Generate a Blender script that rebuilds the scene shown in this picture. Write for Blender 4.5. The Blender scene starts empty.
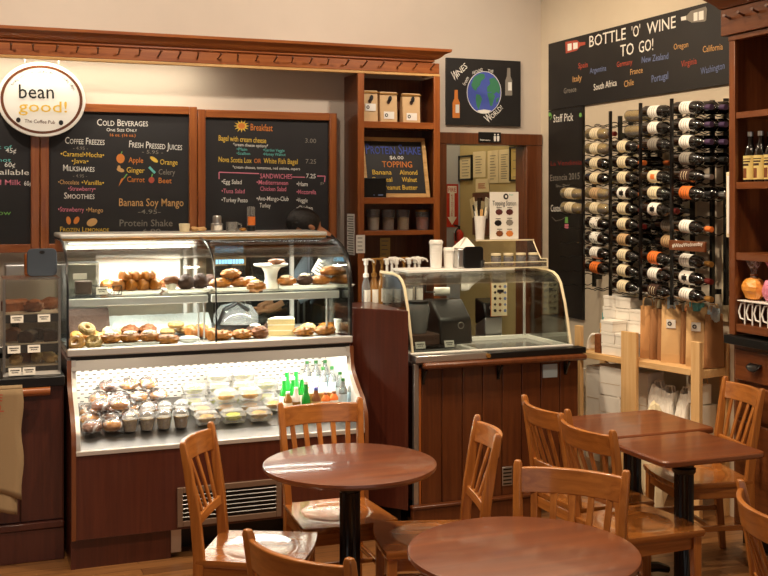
import bpy, bmesh, math, random
from mathutils import Vector, Matrix
R = math.radians
PI = math.pi
rnd = random.Random(7)
C = bpy.context.scene.collection
# ---------------------------------------------------------------- camera model (768x576 frame)
F, HY, H = 1090.0, 198.0, 1.8
FX, FY = math.sin(R(21.26)), math.cos(R(21.26))
def at(px, py, X=None, Y=None, Z=None):
    u = (px-384)/F; v = (HY-py)/F
    d = Vector((FX+FY*u, FY-FX*u, v))
    if X is not None: t = X/d.x
    elif Y is not None: t = Y/d.y
    else: t = (Z-H)/d.z
    return Vector((0, 0, H)) + d*t

# ---------------------------------------------------------------- materials
def lin(h):
    h = h.lstrip('#')
    c = [int(h[i:i+2], 16)/255 for i in (0, 2, 4)]
    return tuple(x/12.92 if x <= .04045 else ((x+.055)/1.055)**2.4 for x in c)+(1,)
def newmat(name):
    m = bpy.data.materials.new(name); m.use_nodes = True
    nt = m.node_tree
    return m, nt, nt.nodes['Principled BSDF']
def plain(name, col, rough=.5, metal=0, var=.0, scale=30, coat=0, bump=0, spec=.5):
    m, nt, b = newmat(name)
    b.inputs['Base Color'].default_value = lin(col)
    b.inputs['Roughness'].default_value = rough
    b.inputs['Metallic'].default_value = metal
    b.inputs['Coat Weight'].default_value = coat
    b.inputs['Specular IOR Level'].default_value = spec
    if var or bump:
        tc = nt.nodes.new('ShaderNodeTexCoord'); n = nt.nodes.new('ShaderNodeTexNoise')
        n.inputs['Scale'].default_value = scale; n.inputs['Detail'].default_value = 4
        nt.links.new(tc.outputs['Object'], n.inputs['Vector'])
        if var:
            mx = nt.nodes.new('ShaderNodeMix'); mx.data_type = 'RGBA'
            c = lin(col)
            mx.inputs[6].default_value = tuple(x*(1-var) for x in c[:3])+(1,)
            mx.inputs[7].default_value = tuple(min(1, x*(1+var)) for x in c[:3])+(1,)
            nt.links.new(n.outputs['Fac'], mx.inputs[0]); nt.links.new(mx.outputs[2], b.inputs['Base Color'])
        if bump:
            bp = nt.nodes.new('ShaderNodeBump'); bp.inputs['Strength'].default_value = bump
            bp.inputs['Distance'].default_value = .01
            nt.links.new(n.outputs['Fac'], bp.inputs['Height']); nt.links.new(bp.outputs['Normal'], b.inputs['Normal'])
    return m
def wood(name, c1, c2, axis='Z', rough=.35, scale=1.0, coat=.3, stretch=14, tint=None):
    m, nt, b = newmat(name); L = nt.links.new
    tc = nt.nodes.new('ShaderNodeTexCoord'); mp = nt.nodes.new('ShaderNodeMapping')
    s = [stretch*3*scale]*3; s['XYZ'.index(axis)] = 2.2*scale
    mp.inputs['Scale'].default_value = s
    L(tc.outputs['Object'], mp.inputs['Vector'])
    n = nt.nodes.new('ShaderNodeTexNoise'); n.inputs['Scale'].default_value = 1; n.inputs['Detail'].default_value = 6
    n.inputs['Roughness'].default_value = .62; n.inputs['Distortion'].default_value = .6
    L(mp.outputs['Vector'], n.inputs['Vector'])
    r = nt.nodes.new('ShaderNodeValToRGB')
    r.color_ramp.elements[0].position = .3; r.color_ramp.elements[1].position = .72
    r.color_ramp.elements[0].color = lin(c1); r.color_ramp.elements[1].color = lin(c2)
    L(n.outputs['Fac'], r.inputs['Fac']); L(r.outputs['Color'], b.inputs['Base Color'])
    b.inputs['Roughness'].default_value = rough; b.inputs['Coat Weight'].default_value = coat
    b.inputs['Coat Roughness'].default_value = .1
    bp = nt.nodes.new('ShaderNodeBump'); bp.inputs['Strength'].default_value = .06; bp.inputs['Distance'].default_value = .004
    L(n.outputs['Fac'], bp.inputs['Height']); L(bp.outputs['Normal'], b.inputs['Normal'])
    return m
def emit(name, col, s):
    m, nt, b = newmat(name)
    b.inputs['Base Color'].default_value = lin(col)
    b.inputs['Emission Color'].default_value = lin(col); b.inputs['Emission Strength'].default_value = s
    return m
def clear(name, tint='#ffffff', ior=1.45, rough=.02, k=1.0, haze=0.0):
    m = bpy.data.materials.new(name); m.use_nodes = True; nt = m.node_tree; nt.nodes.clear(); L = nt.links.new
    o = nt.nodes.new('ShaderNodeOutputMaterial'); t = nt.nodes.new('ShaderNodeBsdfTransparent')
    t.inputs['Color'].default_value = lin(tint)
    g = nt.nodes.new('ShaderNodeBsdfGlossy'); g.inputs['Roughness'].default_value = rough
    f = nt.nodes.new('ShaderNodeFresnel'); f.inputs['IOR'].default_value = ior
    ma = nt.nodes.new('ShaderNodeMath'); ma.operation = 'MULTIPLY'; ma.inputs[1].default_value = k
    mx = nt.nodes.new('ShaderNodeMixShader')
    L(f.outputs[0], ma.inputs[0]); L(ma.outputs[0], mx.inputs[0])
    L(t.outputs[0], mx.inputs[1]); L(g.outputs[0], mx.inputs[2])
    out = mx
    if haze:
        d = nt.nodes.new('ShaderNodeBsdfDiffuse'); d.inputs['Color'].default_value = (.9, .9, .9, 1)
        m2 = nt.nodes.new('ShaderNodeMixShader'); m2.inputs[0].default_value = haze
        L(mx.outputs[0], m2.inputs[1]); L(d.outputs[0], m2.inputs[2]); out = m2
    L(out.outputs[0], o.inputs[0])
    return m
def crinkle(name, lo=.05, hi=.75, scale=26):
    m = clear(name, '#ffffff', 1.5, .08, 1.4, haze=.3); nt = m.node_tree
    mx = [n for n in nt.nodes if n.type == 'MIX_SHADER' and abs(n.inputs[0].default_value-.3) < 1e-4][0]
    tc = nt.nodes.new('ShaderNodeTexCoord'); n = nt.nodes.new('ShaderNodeTexNoise'); n.inputs['Scale'].default_value = scale; n.inputs['Detail'].default_value = 5; n.inputs['Distortion'].default_value = 1.2
    mr = nt.nodes.new('ShaderNodeMapRange'); mr.inputs[1].default_value = .48; mr.inputs[2].default_value = .72; mr.inputs[3].default_value = lo; mr.inputs[4].default_value = hi
    nt.links.new(tc.outputs['Object'], n.inputs['Vector']); nt.links.new(n.outputs['Fac'], mr.inputs[0]); nt.links.new(mr.outputs[0], mx.inputs[0])
    return m
def floor_mat():
    m, nt, b = newmat('floor_planks'); L = nt.links.new
    tc = nt.nodes.new('ShaderNodeTexCoord')
    br = nt.nodes.new('ShaderNodeTexBrick'); br.inputs['Scale'].default_value = 1
    br.inputs['Brick Width'].default_value = 1.3; br.inputs['Row Height'].default_value = .085
    br.inputs['Mortar Size'].default_value = .0015; br.offset = .37
    br.inputs['Color1'].default_value = (0, 0, 0, 1); br.inputs['Color2'].default_value = (1, 1, 1, 1)
    br.inputs['Mortar'].default_value = (.0, .0, .0, 1)
    L(tc.outputs['Object'], br.inputs['Vector'])
    mp = nt.nodes.new('ShaderNodeMapping'); mp.inputs['Scale'].default_value = (2.5, 40, 1)
    L(tc.outputs['Object'], mp.inputs['Vector'])
    n = nt.nodes.new('ShaderNodeTexNoise'); n.inputs['Scale'].default_value = 1.5; n.inputs['Detail'].default_value = 6
    L(mp.outputs[0], n.inputs['Vector'])
    ad = nt.nodes.new('ShaderNodeMath'); ad.operation = 'MULTIPLY_ADD'; ad.inputs[1].default_value = .4; 
    L(br.outputs['Color'], ad.inputs[0]); L(n.outputs['Fac'], ad.inputs[2])
    r = nt.nodes.new('ShaderNodeValToRGB')
    r.color_ramp.elements[0].position = .3; r.color_ramp.elements[1].position = .95
    r.color_ramp.elements[0].color = lin('#573620'); r.color_ramp.elements[1].color = lin('#8f6238')
    L(ad.outputs[0], r.inputs['Fac'])
    mx = nt.nodes.new('ShaderNodeMix'); mx.data_type = 'RGBA'; mx.inputs[7].default_value = lin('#2a1408')
    L(br.outputs['Fac'], mx.inputs[0]); L(r.outputs['Color'], mx.inputs[6]); L(mx.outputs[2], b.inputs['Base Color'])
    b.inputs['Roughness'].default_value = .32
    return m
def slot_mat():
    m, nt, b = newmat('slotted_panel'); L = nt.links.new
    tc = nt.nodes.new('ShaderNodeTexCoord'); sp = nt.nodes.new('ShaderNodeSeparateXYZ'); L(tc.outputs['Object'], sp.inputs[0])
    def M(op, a, bb):
        q = nt.nodes.new('ShaderNodeMath'); q.operation = op
        for i, v in enumerate((a, bb)):
            if v is None: continue
            if isinstance(v, (int, float)): q.inputs[i].default_value = v
            else: L(v, q.inputs[i])
        return q.outputs[0]
    z = M('DIVIDE', sp.outputs['Z'], .021)
    par = M('MULTIPLY', M('MODULO', M('FLOOR', z, None), 2), .5)
    x = M('ADD', M('DIVIDE', sp.outputs['X'], .042), par)
    k = M('MULTIPLY', M('LESS_THAN', M('FRACT', x, None), .42), M('LESS_THAN', M('FRACT', z, None), .27))
    mx = nt.nodes.new('ShaderNodeMix'); mx.data_type = 'RGBA'
    mx.inputs[6].default_value = lin('#e9e4da'); mx.inputs[7].default_value = lin('#4b4438')
    L(k, mx.inputs[0]); L(mx.outputs[2], b.inputs['Base Color']); b.inputs['Roughness'].default_value = .35
    return m
def burlap_mat():
    m, nt, b = newmat('burlap'); L = nt.links.new
    tc = nt.nodes.new('ShaderNodeTexCoord')
    w = nt.nodes.new('ShaderNodeTexWave'); w.inputs['Scale'].default_value = 90; w.bands_direction = 'X'; w.inputs['Distortion'].default_value = 1.5
    w2 = nt.nodes.new('ShaderNodeTexWave'); w2.inputs['Scale'].default_value = 90; w2.bands_direction = 'Z'; w2.inputs['Distortion'].default_value = 1.5
    L(tc.outputs['Object'], w.inputs['Vector']); L(tc.outputs['Object'], w2.inputs['Vector'])
    a = nt.nodes.new('ShaderNodeMath'); a.operation = 'ADD'; L(w.outputs['Fac'], a.inputs[0]); L(w2.outputs['Fac'], a.inputs[1])
    r = nt.nodes.new('ShaderNodeValToRGB'); r.color_ramp.elements[0].color = lin('#66523a'); r.color_ramp.elements[1].color = lin('#a58c6a')
    L(a.outputs[0], r.inputs['Fac']); L(r.outputs['Color'], b.inputs['Base Color']); b.inputs['Roughness'].default_value = .95
    return m
M = {}
M['chair'] = wood('chair_wood', '#8a4e1e', '#ba7636', 'Z', .3, coat=.5)
M['chair_x'] = wood('chair_wood_cross', '#8a4e1e', '#ba7636', 'X', .3, coat=.5)
M['seat'] = wood('chair_seat_wood', '#7d451c', '#a8682f', 'Y', .2, coat=.8)
M['table'] = wood('table_wood', '#5c2b11', '#79401c', 'X', .4, .6, coat=.55, stretch=9)
M['case'] = wood('mahogany', '#441d15', '#582a1d', 'Z', .3, coat=.4)
M['counter'] = wood('counter_wood', '#4b2411', '#653619', 'Z', .32, coat=.3)
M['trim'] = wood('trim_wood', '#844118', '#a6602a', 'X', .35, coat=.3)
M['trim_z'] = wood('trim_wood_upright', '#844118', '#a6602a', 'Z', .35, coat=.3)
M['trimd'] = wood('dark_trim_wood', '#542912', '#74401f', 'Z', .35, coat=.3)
M['hutch'] = wood('hutch_wood', '#5e3015', '#7d4722', 'Y', .35, coat=.3)
M['hutch_z'] = wood('hutch_wood_upright', '#5e3015', '#7d4722', 'Z', .35, coat=.3)
M['pine'] = wood('pine', '#d3a366', '#e6c18c', 'X', .6, coat=0)
M['pine_z'] = wood('pine_upright', '#d3a366', '#e6c18c', 'Z', .6, coat=0)
M['oak'] = wood('oak_and_lit_bead', '#b98848', '#dcb274', 'X', .5, coat=0)
M['wall'] = plain('wall_paint', '#cdbfae', .8, var=.04, scale=6, bump=.02)
M['wallr'] = plain('wall_paint_cream', '#d3c5ae', .8, var=.04, scale=6, bump=.02)
M['olive'] = plain('corridor_paint', '#b9a877', .8)
M['greyblue'] = plain('corridor_grey', '#a9adb4', .8)
M['ceil'] = plain('ceiling_paint', '#e8e2d8', .9)
M['floor'] = floor_mat()
M['board'] = plain('chalkboard', '#211e1e', .6, var=.25, scale=5)
M['boardb'] = plain('black_chalkboard', '#1d1a18', .55, var=.2, scale=5)
M['black'] = plain('black_paint', '#0d0d0d', .35)
M['bmetal'] = plain('black_iron', '#0e0d0d', .3, .3, coat=.3)
M['steel'] = plain('brushed_steel', '#c9c8c6', .28, .9)
M['alu'] = plain('aluminium', '#d6d4d0', .4, .6)
M['white'] = plain('white_plastic', '#efece6', .4)
M['whitem'] = plain('white_enamel', '#f4f1ea', .3)
M['paper'] = plain('white_paper', '#f0ece2', .8)
M['carton'] = plain('white_carton', '#efe9de', .8, var=.05, scale=12)
M['cream'] = plain('cream_paper', '#e4d6b2', .8)
M['yellowp'] = plain('yellow_paper', '#d6bf78', .8)
M['kraft'] = plain('kraft_paper', '#bf8a55', .85, var=.08, scale=14)
M['kraftd'] = plain('kraft_dark', '#96663c', .85, var=.08, scale=14)
M['kraftc'] = plain('coffee_bag_paper', '#d4b183', .8, var=.06, scale=14)
M['kraftl'] = plain('kraft_light', '#cfa672', .85, var=.06, scale=14)
M['glass'] = clear('clear_glass', '#f7fbf9', 1.4, .02, .8)
M['acryl'] = clear('clear_acrylic', '#fbf7ef', 1.38, .05, .8, haze=.03)
M['film'] = crinkle('plastic_film')
M['waterb'] = clear('clear_bottle', '#b9c6c6', 1.5, .05, 1.2, haze=.16)
M['taupe'] = plain('taupe_metal', '#7a6353', .45, .3)
M['steeld'] = plain('dull_steel', '#6d6b69', .3, .85)
M['clam'] = clear('clamshell_plastic', '#f6f6f2', 1.5, .06, 1.2, haze=.14)
M['bottleg'] = plain('dark_bottle_glass', '#0b0907', .06, coat=1)
M['bottlep'] = clear('pale_bottle_glass', '#d9cf97', 1.5, .03, 1.2, haze=.12)
M['wine'] = plain('white_wine', '#c9b565', .2)
M['slot'] = slot_mat()
M['burlap'] = burlap_mat()
M['tube'] = emit('lamp_tube', '#fff4e0', 9)
M['led'] = emit('blue_digits', '#8fd0ff', 2.5)
for n, c in dict(w='#ece8de', y='#e8c04c', o='#d8823a', p='#dd7f92', r='#b4523f', g='#8a8378', t='#d2a368', b='#7480a8', c='#6cc0b8',
                 gr='#79b65a', bl='#4a5aae', eg='#3f7f5c', v='#7d2f28').items():
    M['ck_'+n] = plain('chalk_'+n, c, .9)
M['redcap'] = plain('red_capsule', '#6b1a16', .35); M['greencap'] = plain('green_capsule', '#2f6a36', .35); M['purplecap'] = plain('purple_capsule', '#43304f', .35)
M['redm'] = plain('red_paint', '#b8301f', .4)
M['orange'] = plain('orange_label', '#e2762c', .6)
M['gold'] = plain('gold_foil', '#a87a3c', .35, .5)
M['tan'] = plain('tan_label', '#c7a679', .7)
M['green'] = plain('green_glass', '#1f9a34', .12, coat=1)
M['slate'] = plain('slate_plastic', '#3a4350', .5)
M['skin'] = plain('skin', '#c08560', .5)
M['hair'] = plain('black_hair', '#120d0b', .45, bump=.4, scale=120)
M['shirt'] = plain('black_cloth', '#17161a', .9)
M['sleeve'] = plain('pale_blue_cloth', '#a9bddb', .85)
M['crust'] = plain('golden_crust', '#a5651f', .4, var=.75, scale=30, bump=.8)
M['bread'] = plain('brown_crust', '#7a4520', .55, var=.7, scale=40, bump=.8)
M['dark_cake'] = plain('chocolate_crumb', '#3d2417', .8, var=.5, scale=50, bump=.5)
M['crumb'] = plain('pale_crumb', '#e3c98f', .8, var=.15, scale=60, bump=.3)
M['bagel'] = plain('bagel_crust', '#b87f38', .4, var=.65, scale=26, bump=.5)
M['salad'] = plain('green_salad', '#aead2c', .6, var=.7, scale=60, bump=.8)
M['fruit'] = plain('orange_fruit', '#dc9322', .5, var=.6, scale=60, bump=.8)
M['grain'] = plain('mixed_grain', '#b08d55', .7, var=.6, scale=70, bump=.8)
M['cold'] = plain('frosting', '#f6ead2', .5)
M['foil'] = plain('wrinkled_foil', '#d4dadd', .3, .6, bump=.5, scale=60)
M['amber'] = plain('amber_syrup', '#94652c', .2, coat=.6)
M['berry'] = plain('berry_topping', '#5a2a26', .5, var=.5, scale=60)
M['pinkc'] = plain('pink_cellophane', '#e08aa6', .3, bump=.6, scale=30)
M['orangec'] = plain('orange_cellophane', '#e59a44', .3, bump=.6, scale=30)
M['teal'] = plain('teal_tissue', '#5aa3a0', .8)
M['bluep'] = plain('pale_blue_tissue', '#bcd3df', .8)
M['plasticbag'] = plain('white_plastic_bag', '#efe9de', .45, bump=.5, scale=14)
M['greyd'] = plain('dark_grey_plastic', '#1b1817', .4)
M['smoke'] = clear('smoked_plastic', '#b9aea4', 1.4, .1, 1, haze=.15)

# ---------------------------------------------------------------- mesh builder
class G:
    def __init__(s): s.bm = bmesh.new(); s.mi = 0
    def m(s, i): s.mi = i; return s
    def face(s, vs):
        try:
            f = s.bm.faces.new(vs); f.material_index = s.mi; return f
        except ValueError: return None
    def box(s, x0, x1, y0, y1, z0, z1, M4=None):
        v = [Vector((x, y, z)) for z in (z0, z1) for y in (y0, y1) for x in (x0, x1)]
        if M4 is not None: v = [M4 @ q for q in v]
        v = [s.bm.verts.new(q) for q in v]
        for a in ((0, 2, 3, 1), (4, 5, 7, 6), (0, 1, 5, 4), (2, 6, 7, 3), (0, 4, 6, 2), (1, 3, 7, 5)): s.face([v[i] for i in a])
        return s
    def cb(s, c, d, rz=0, rx=0, ry=0):
        T = Matrix.Translation(c) @ Matrix.Rotation(rz, 4, 'Z') @ Matrix.Rotation(ry, 4, 'Y') @ Matrix.Rotation(rx, 4, 'X')
        return s.box(-d[0]/2, d[0]/2, -d[1]/2, d[1]/2, -d[2]/2, d[2]/2, T)
    def hexa(s, lo, hi):   # two rings of equal count
        a = [s.bm.verts.new(q) for q in lo]; b = [s.bm.verts.new(q) for q in hi]; n = len(a)
        s.face(a[::-1]); s.face(b)
        for i in range(n): s.face([a[i], a[(i+1) % n], b[(i+1) % n], b[i]])
        return s
    def prism(s, poly, axis, lo, hi):
        f = {'X': lambda p, w: (w, p[0], p[1]), 'Y': lambda p, w: (p[0], w, p[1]), 'Z': lambda p, w: (p[0], p[1], w)}[axis]
        return s.hexa([f(p, lo) for p in poly], [f(p, hi) for p in poly])
    def lathe(s, prof, seg=20, c=(0, 0, 0), T=None, a0=0, a1=2*PI, cap=True):
        c = Vector(c); full = abs(a1-a0) > 6.28; n = seg if full else seg+1
        rings = []
        for r, z in prof:
            ring = []
            for i in range(n):
                a = a0+(a1-a0)*i/seg
                p = Vector((r*math.cos(a), r*math.sin(a), z))+c
                ring.append(s.bm.verts.new(T @ p if T is not None else p))
            rings.append(ring)
        for a, b in zip(rings, rings[1:]):
            for i in range(seg):
                j = (i+1) % n if full else i+1
                s.face([a[i], a[j], b[j], b[i]])
        if cap and full:
            if prof[0][0] > 1e-4: s.face(rings[0][::-1])
            if prof[-1][0] > 1e-4: s.face(rings[-1])
        return s
    def cyl(s, p, q, r, seg=12, r2=None): return s.tube([p, q], [r, r2 if r2 is not None else r], seg)
    def tube(s, pts, r, seg=8, closed=False, sq=False):
        pts = [Vector(p) for p in pts]; n = len(pts)
        rs = r if isinstance(r, (list, tuple)) else [r]*n
        rings = []; up = None
        for i, p in enumerate(pts):
            if closed: t = pts[(i+1) % n]-pts[i-1]
            else: t = pts[min(i+1, n-1)]-pts[max(i-1, 0)]
            t.normalize()
            if up is None: up = Vector((0, 0, 1)) if abs(t.z) < .9 else Vector((0, 1, 0))
            a = t.cross(up).normalized(); b = a.cross(t).normalized(); up = b
            off = PI/4 if sq else 0
            rings.append([s.bm.verts.new(p+(a*math.cos(2*PI*k/seg+off)+b*math.sin(2*PI*k/seg+off))*rs[i]) for k in range(seg)])
        prs = list(zip(rings, rings[1:]))+([(rings[-1], rings[0])] if closed else [])
        for a, b in prs:
            for k in range(seg): s.face([a[k], a[(k+1) % seg], b[(k+1) % seg], b[k]])
        if not closed: s.face(rings[0][::-1]); s.face(rings[-1])
        return s
    def ell(s, c, r, seg=14, rings=8, T=None, amp=0, seed=0, freq=3):
        q = random.Random(seed); ph = [q.uniform(0, 6.3) for _ in range(6)]
        c = Vector(c); R_ = []
        for i in range(rings+1):
            th = PI*i/rings; ring = []
            if i in (0, rings): k = 1
            else: k = seg
            for j in range(k):
                a = 2*PI*j/seg
                d = Vector((math.sin(th)*math.cos(a), math.sin(th)*math.sin(a), math.cos(th)))
                f = 1+amp*(math.sin(freq*d.x*3+ph[0])*math.sin(freq*d.y*3+ph[1])+.6*math.sin(freq*5*d.z+ph[2]+d.x*4))
                p = Vector((d.x*r[0]*f, d.y*r[1]*f, d.z*r[2]*f))
                if T is not None: p = T @ p
                ring.append(s.bm.verts.new(p+c))
            R_.append(ring)
        for a, b in zip(R_, R_[1:]):
            for j in range(seg):
                jj = (j+1) % seg
                if len(a) == 1: s.face([a[0], b[j], b[jj]])
                elif len(b) == 1: s.face([a[j], b[0], a[jj]])
                else: s.face([a[j], b[j], b[jj], a[jj]])
        return s
    def torus(s, c, R0, r, seg=18, ss=8, T=None, sz=1):
        c = Vector(c); rr = []
        for i in range(seg):
            a = 2*PI*i/seg; ring = []
            for k in range(ss):
                b = 2*PI*k/ss
                p = Vector(((R0+r*math.cos(b))*math.cos(a), (R0+r*math.cos(b))*math.sin(a), r*math.sin(b)*sz))
                if T is not None: p = T @ p
                ring.append(s.bm.verts.new(p+c))
            rr.append(ring)
        for i in range(seg):
            a, b = rr[i], rr[(i+1) % seg]
            for k in range(ss): s.face([a[k], b[k], b[(k+1) % ss], a[(k+1) % ss]])
        return s
    def grid(s, fn, nu, nv):
        v = [[s.bm.verts.new(fn(i/nu, j/nv)) for j in range(nv+1)] for i in range(nu+1)]
        for i in range(nu):
            for j in range(nv): s.face([v[i][j], v[i+1][j], v[i+1][j+1], v[i][j+1]])
        return s
ORG = {}
def link(o, parent=None):
    C.objects.link(o)
    if parent is not None: o.parent = parent
    return o
def obj(name, g, mats, parent=None, ang=35, bevel=0, org=None, sub=0, solid=0):
    o_ = Vector(org) if org is not None else (ORG.get(parent.name, Vector()) if parent is not None else Vector())
    bmesh.ops.recalc_face_normals(g.bm, faces=g.bm.faces[:])
    if o_.length: bmesh.ops.translate(g.bm, vec=-o_, verts=g.bm.verts[:])
    me = bpy.data.meshes.new(name); g.bm.to_mesh(me); g.bm.free()
    for m in (mats if isinstance(mats, (list, tuple)) else [mats]): me.materials.append(m if not isinstance(m, str) else M[m])
    if ang:
        for p in me.polygons: p.use_smooth = True
        me.set_sharp_from_angle(angle=R(ang))
    o = bpy.data.objects.new(name, me); link(o, parent)
    if parent is None and org is not None: o.location = o_
    if solid:
        md = o.modifiers.new('s', 'SOLIDIFY'); md.thickness = solid; md.offset = 0
    if bevel:
        md = o.modifiers.new('b', 'BEVEL'); md.width = bevel; md.segments = 2; md.limit_method = 'ANGLE'; md.angle_limit = R(40)
    if sub:
        md = o.modifiers.new('u', 'SUBSURF'); md.levels = sub; md.render_levels = sub
    ORG[o.name] = o_
    return o
def tag(o, label, cat, group=None):
    o['label'] = label; o['category'] = cat
    if group: o['group'] = group
    return o
def thing(name, label, cat, loc=(0, 0, 0), rz=0, group=None, world=True):
    """Empty at the thing's base; with world=True parts are given in world coordinates."""
    o = bpy.data.objects.new(name, None); link(o); o.empty_display_size = .05
    o.location = loc; o.rotation_euler = (0, 0, rz)
    ORG[o.name] = Vector(loc) if world else Vector()
    return tag(o, label, cat, group)
def struct(name, g, m, **k):
    o = obj(name, g, m, **k); o['kind'] = 'structure'; return o
def kids(o): return [c for c in o.children]
def copy_tree(o, parent=None):
    c = o.copy(); C.objects.link(c)
    if parent is not None: c.parent = parent
    for ch in list(o.children): copy_tree(ch, c)
    return c
def place(proto, used, loc, rot, label, group=None):
    """first call moves the prototype itself, later calls copy it"""
    if not used: o = proto; used.append(1)
    else: o = copy_tree(proto)
    o.location = loc; o.rotation_euler = rot if isinstance(rot, (tuple, list)) else (0, 0, rot)
    o['label'] = label
    if group: o['group'] = group
    return o
class Kind:
    """makes a thing on demand: first placement moves the source, later ones copy it"""
    def __init__(s, fn): s.fn = fn; s.src = None
    def put(s, loc, rot, label, group=None):
        if s.src is None:
            s.src = s.fn(); o = s.src
        else: o = copy_tree(s.src)
        o.location = loc; o.rotation_euler = rot if isinstance(rot, (tuple, list)) else (0, 0, rot)
        o['label'] = label
        if group: o['group'] = group
        elif 'group' in o: del o['group']
        return o
ORD = ['first', 'second', 'third', 'fourth', 'fifth', 'sixth', 'seventh', 'eighth', 'ninth', 'tenth', 'eleventh', 'twelfth', 'thirteenth',
       'fourteenth', 'fifteenth', 'sixteenth']

# ---------------------------------------------------------------- lettering on a plane
class Txt:
    """collects lettering and drawn shapes on one plane (axis 'Y' = back wall, 'X' = right wall); positions are points on that plane"""
    def __init__(s, org=None, X=None, Y=None, n=None, lift=.002):
        s.k = dict(X=X) if X is not None else dict(Y=Y)
        s.n = Vector(n) if n else (Vector((-1, 0, 0)) if X is not None else Vector((0, -1, 0)))
        s.g = G(); s.mats = []; s.lift = lift; s.items = []; s.bb = None
    def pt(s, px, py):
        p = at(px, py, **s.k)
        return p
    def mi(s, m):
        if m not in s.mats: s.mats.append(m)
        s.g.m(s.mats.index(m))
    def flush(s, name):
        if len(s.g.bm.faces): s.items.append((name, s.g, s.mats))
        else: s.g.bm.free()
        s.g = G(); s.mats = []; s.bb = None
    def shape(s, pts):
        """starts a new drawing unless this shape touches the one being drawn"""
        x0, x1 = min(p[0] for p in pts), max(p[0] for p in pts); y0, y1 = min(p[1] for p in pts), max(p[1] for p in pts)
        b = s.bb
        if b and not (x0 <= b[1]+1.2 and x1 >= b[0]-1.2 and y0 <= b[3]+1.2 and y1 >= b[2]-1.2): s.flush('chalk_drawing'); b = None
        s.bb = (x0, x1, y0, y1) if not b else (min(x0, b[0]), max(x1, b[1]), min(y0, b[2]), max(y1, b[3]))
    def fit(s, body, x0, y0, x1, y1, h, m, sc=False, shear=0):
        a, b = s.pt(x0, y0), s.pt(x1, y1)
        c = s.pt(x0, y0-h)
        cap = (c-a).length
        s.raw(body, a, (b-a), cap, m, sc, shear)
    def raw(s, body, a, w, cap, m, sc=False, shear=0, up=None):
        s.flush('chalk_drawing'); s.mi(m)
        cu = bpy.data.curves.new('t', 'FONT'); cu.body = body; cu.size = 1; cu.extrude = 0; cu.shear = shear; cu.resolution_u = 2
        cu.offset = .004
        if sc:
            cu.small_caps_scale = .75
            for i, ch in enumerate(body):
                if ch.islower(): cu.body_format[i].use_small_caps = True
        ob = bpy.data.objects.new('t', cu); C.objects.link(ob)
        bpy.context.view_layer.update()
        dg = bpy.context.evaluated_depsgraph_get()
        me = bpy.data.meshes.new_from_object(ob.evaluated_get(dg))
        xs = [v.co.x for v in me.vertices]
        if xs:
            x0, x1 = min(xs), max(xs); wl = w.length; ex = w.normalized()
            ey = s.n.cross(ex).normalized() if up is None else up
            vs = [s.g.bm.verts.new(a+s.n*s.lift+ex*((v.co.x-x0)/(x1-x0)*wl)+ey*(v.co.y/.72*cap)) for v in me.vertices]
            for p in me.polygons: s.g.face([vs[i] for i in p.vertices])
        bpy.data.objects.remove(ob); bpy.data.curves.remove(cu); bpy.data.meshes.remove(me)
        s.flush('lettering')
    def blob(s, px, py, rx, ry, m, seg=10, rot=0, lift=None, jag=0, a0=0, a1=2*PI):
        s.shape([(px-rx, py-ry), (px+rx, py+ry)]); s.mi(m); vs = []
        for i in range(seg):
            a = a0+(a1-a0)*i/(seg if abs(a1-a0) > 6.28 else seg-1)
            k = 1-(jag if i % 2 else 0)
            dx, dy = rx*math.cos(a)*k, ry*math.sin(a)*k
            vs.append(s.g.bm.verts.new(s.pt(px+dx*math.cos(rot)-dy*math.sin(rot), py+dx*math.sin(rot)+dy*math.cos(rot))+s.n*(lift or s.lift*.7)))
        s.g.face(vs)
    def poly(s, pts, m, lift=None):
        s.shape(pts); s.mi(m); s.g.face([s.g.bm.verts.new(s.pt(*p)+s.n*(lift or s.lift)) for p in pts])
    def line(s, pts, w, m, lift=None):
        s.shape(pts); s.mi(m)
        P = [Vector(p) for p in pts]
        for a, b in zip(P, P[1:]):
            d = (b-a); d = Vector((-d.y, d.x)).normalized()*w/2
            s.g.face([s.g.bm.verts.new(s.pt(*q)+s.n*(lift or s.lift)) for q in (a-d, b-d, b+d, a+d)])
    def done(s, name, parent, one=False):
        s.flush('chalk_drawing')
        if name in ('print', 'pictures', 'badge', 'writing') or one:
            g = G(); mats = []
            for _, q, ms in s.items:
                me = bpy.data.meshes.new('t'); q.bm.to_mesh(me); q.bm.free()
                n0 = len(g.bm.faces); g.bm.from_mesh(me); g.bm.faces.ensure_lookup_table(); bpy.data.meshes.remove(me)
                for f in g.bm.faces[n0:]:
                    m = ms[f.material_index]
                    if m not in mats: mats.append(m)
                    f.material_index = mats.index(m)
            return obj(name, g, [M[x] for x in mats], parent, ang=0)
        for nm, q, ms in s.items: obj(nm, q, [M[x] for x in ms], parent, ang=0)
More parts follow.
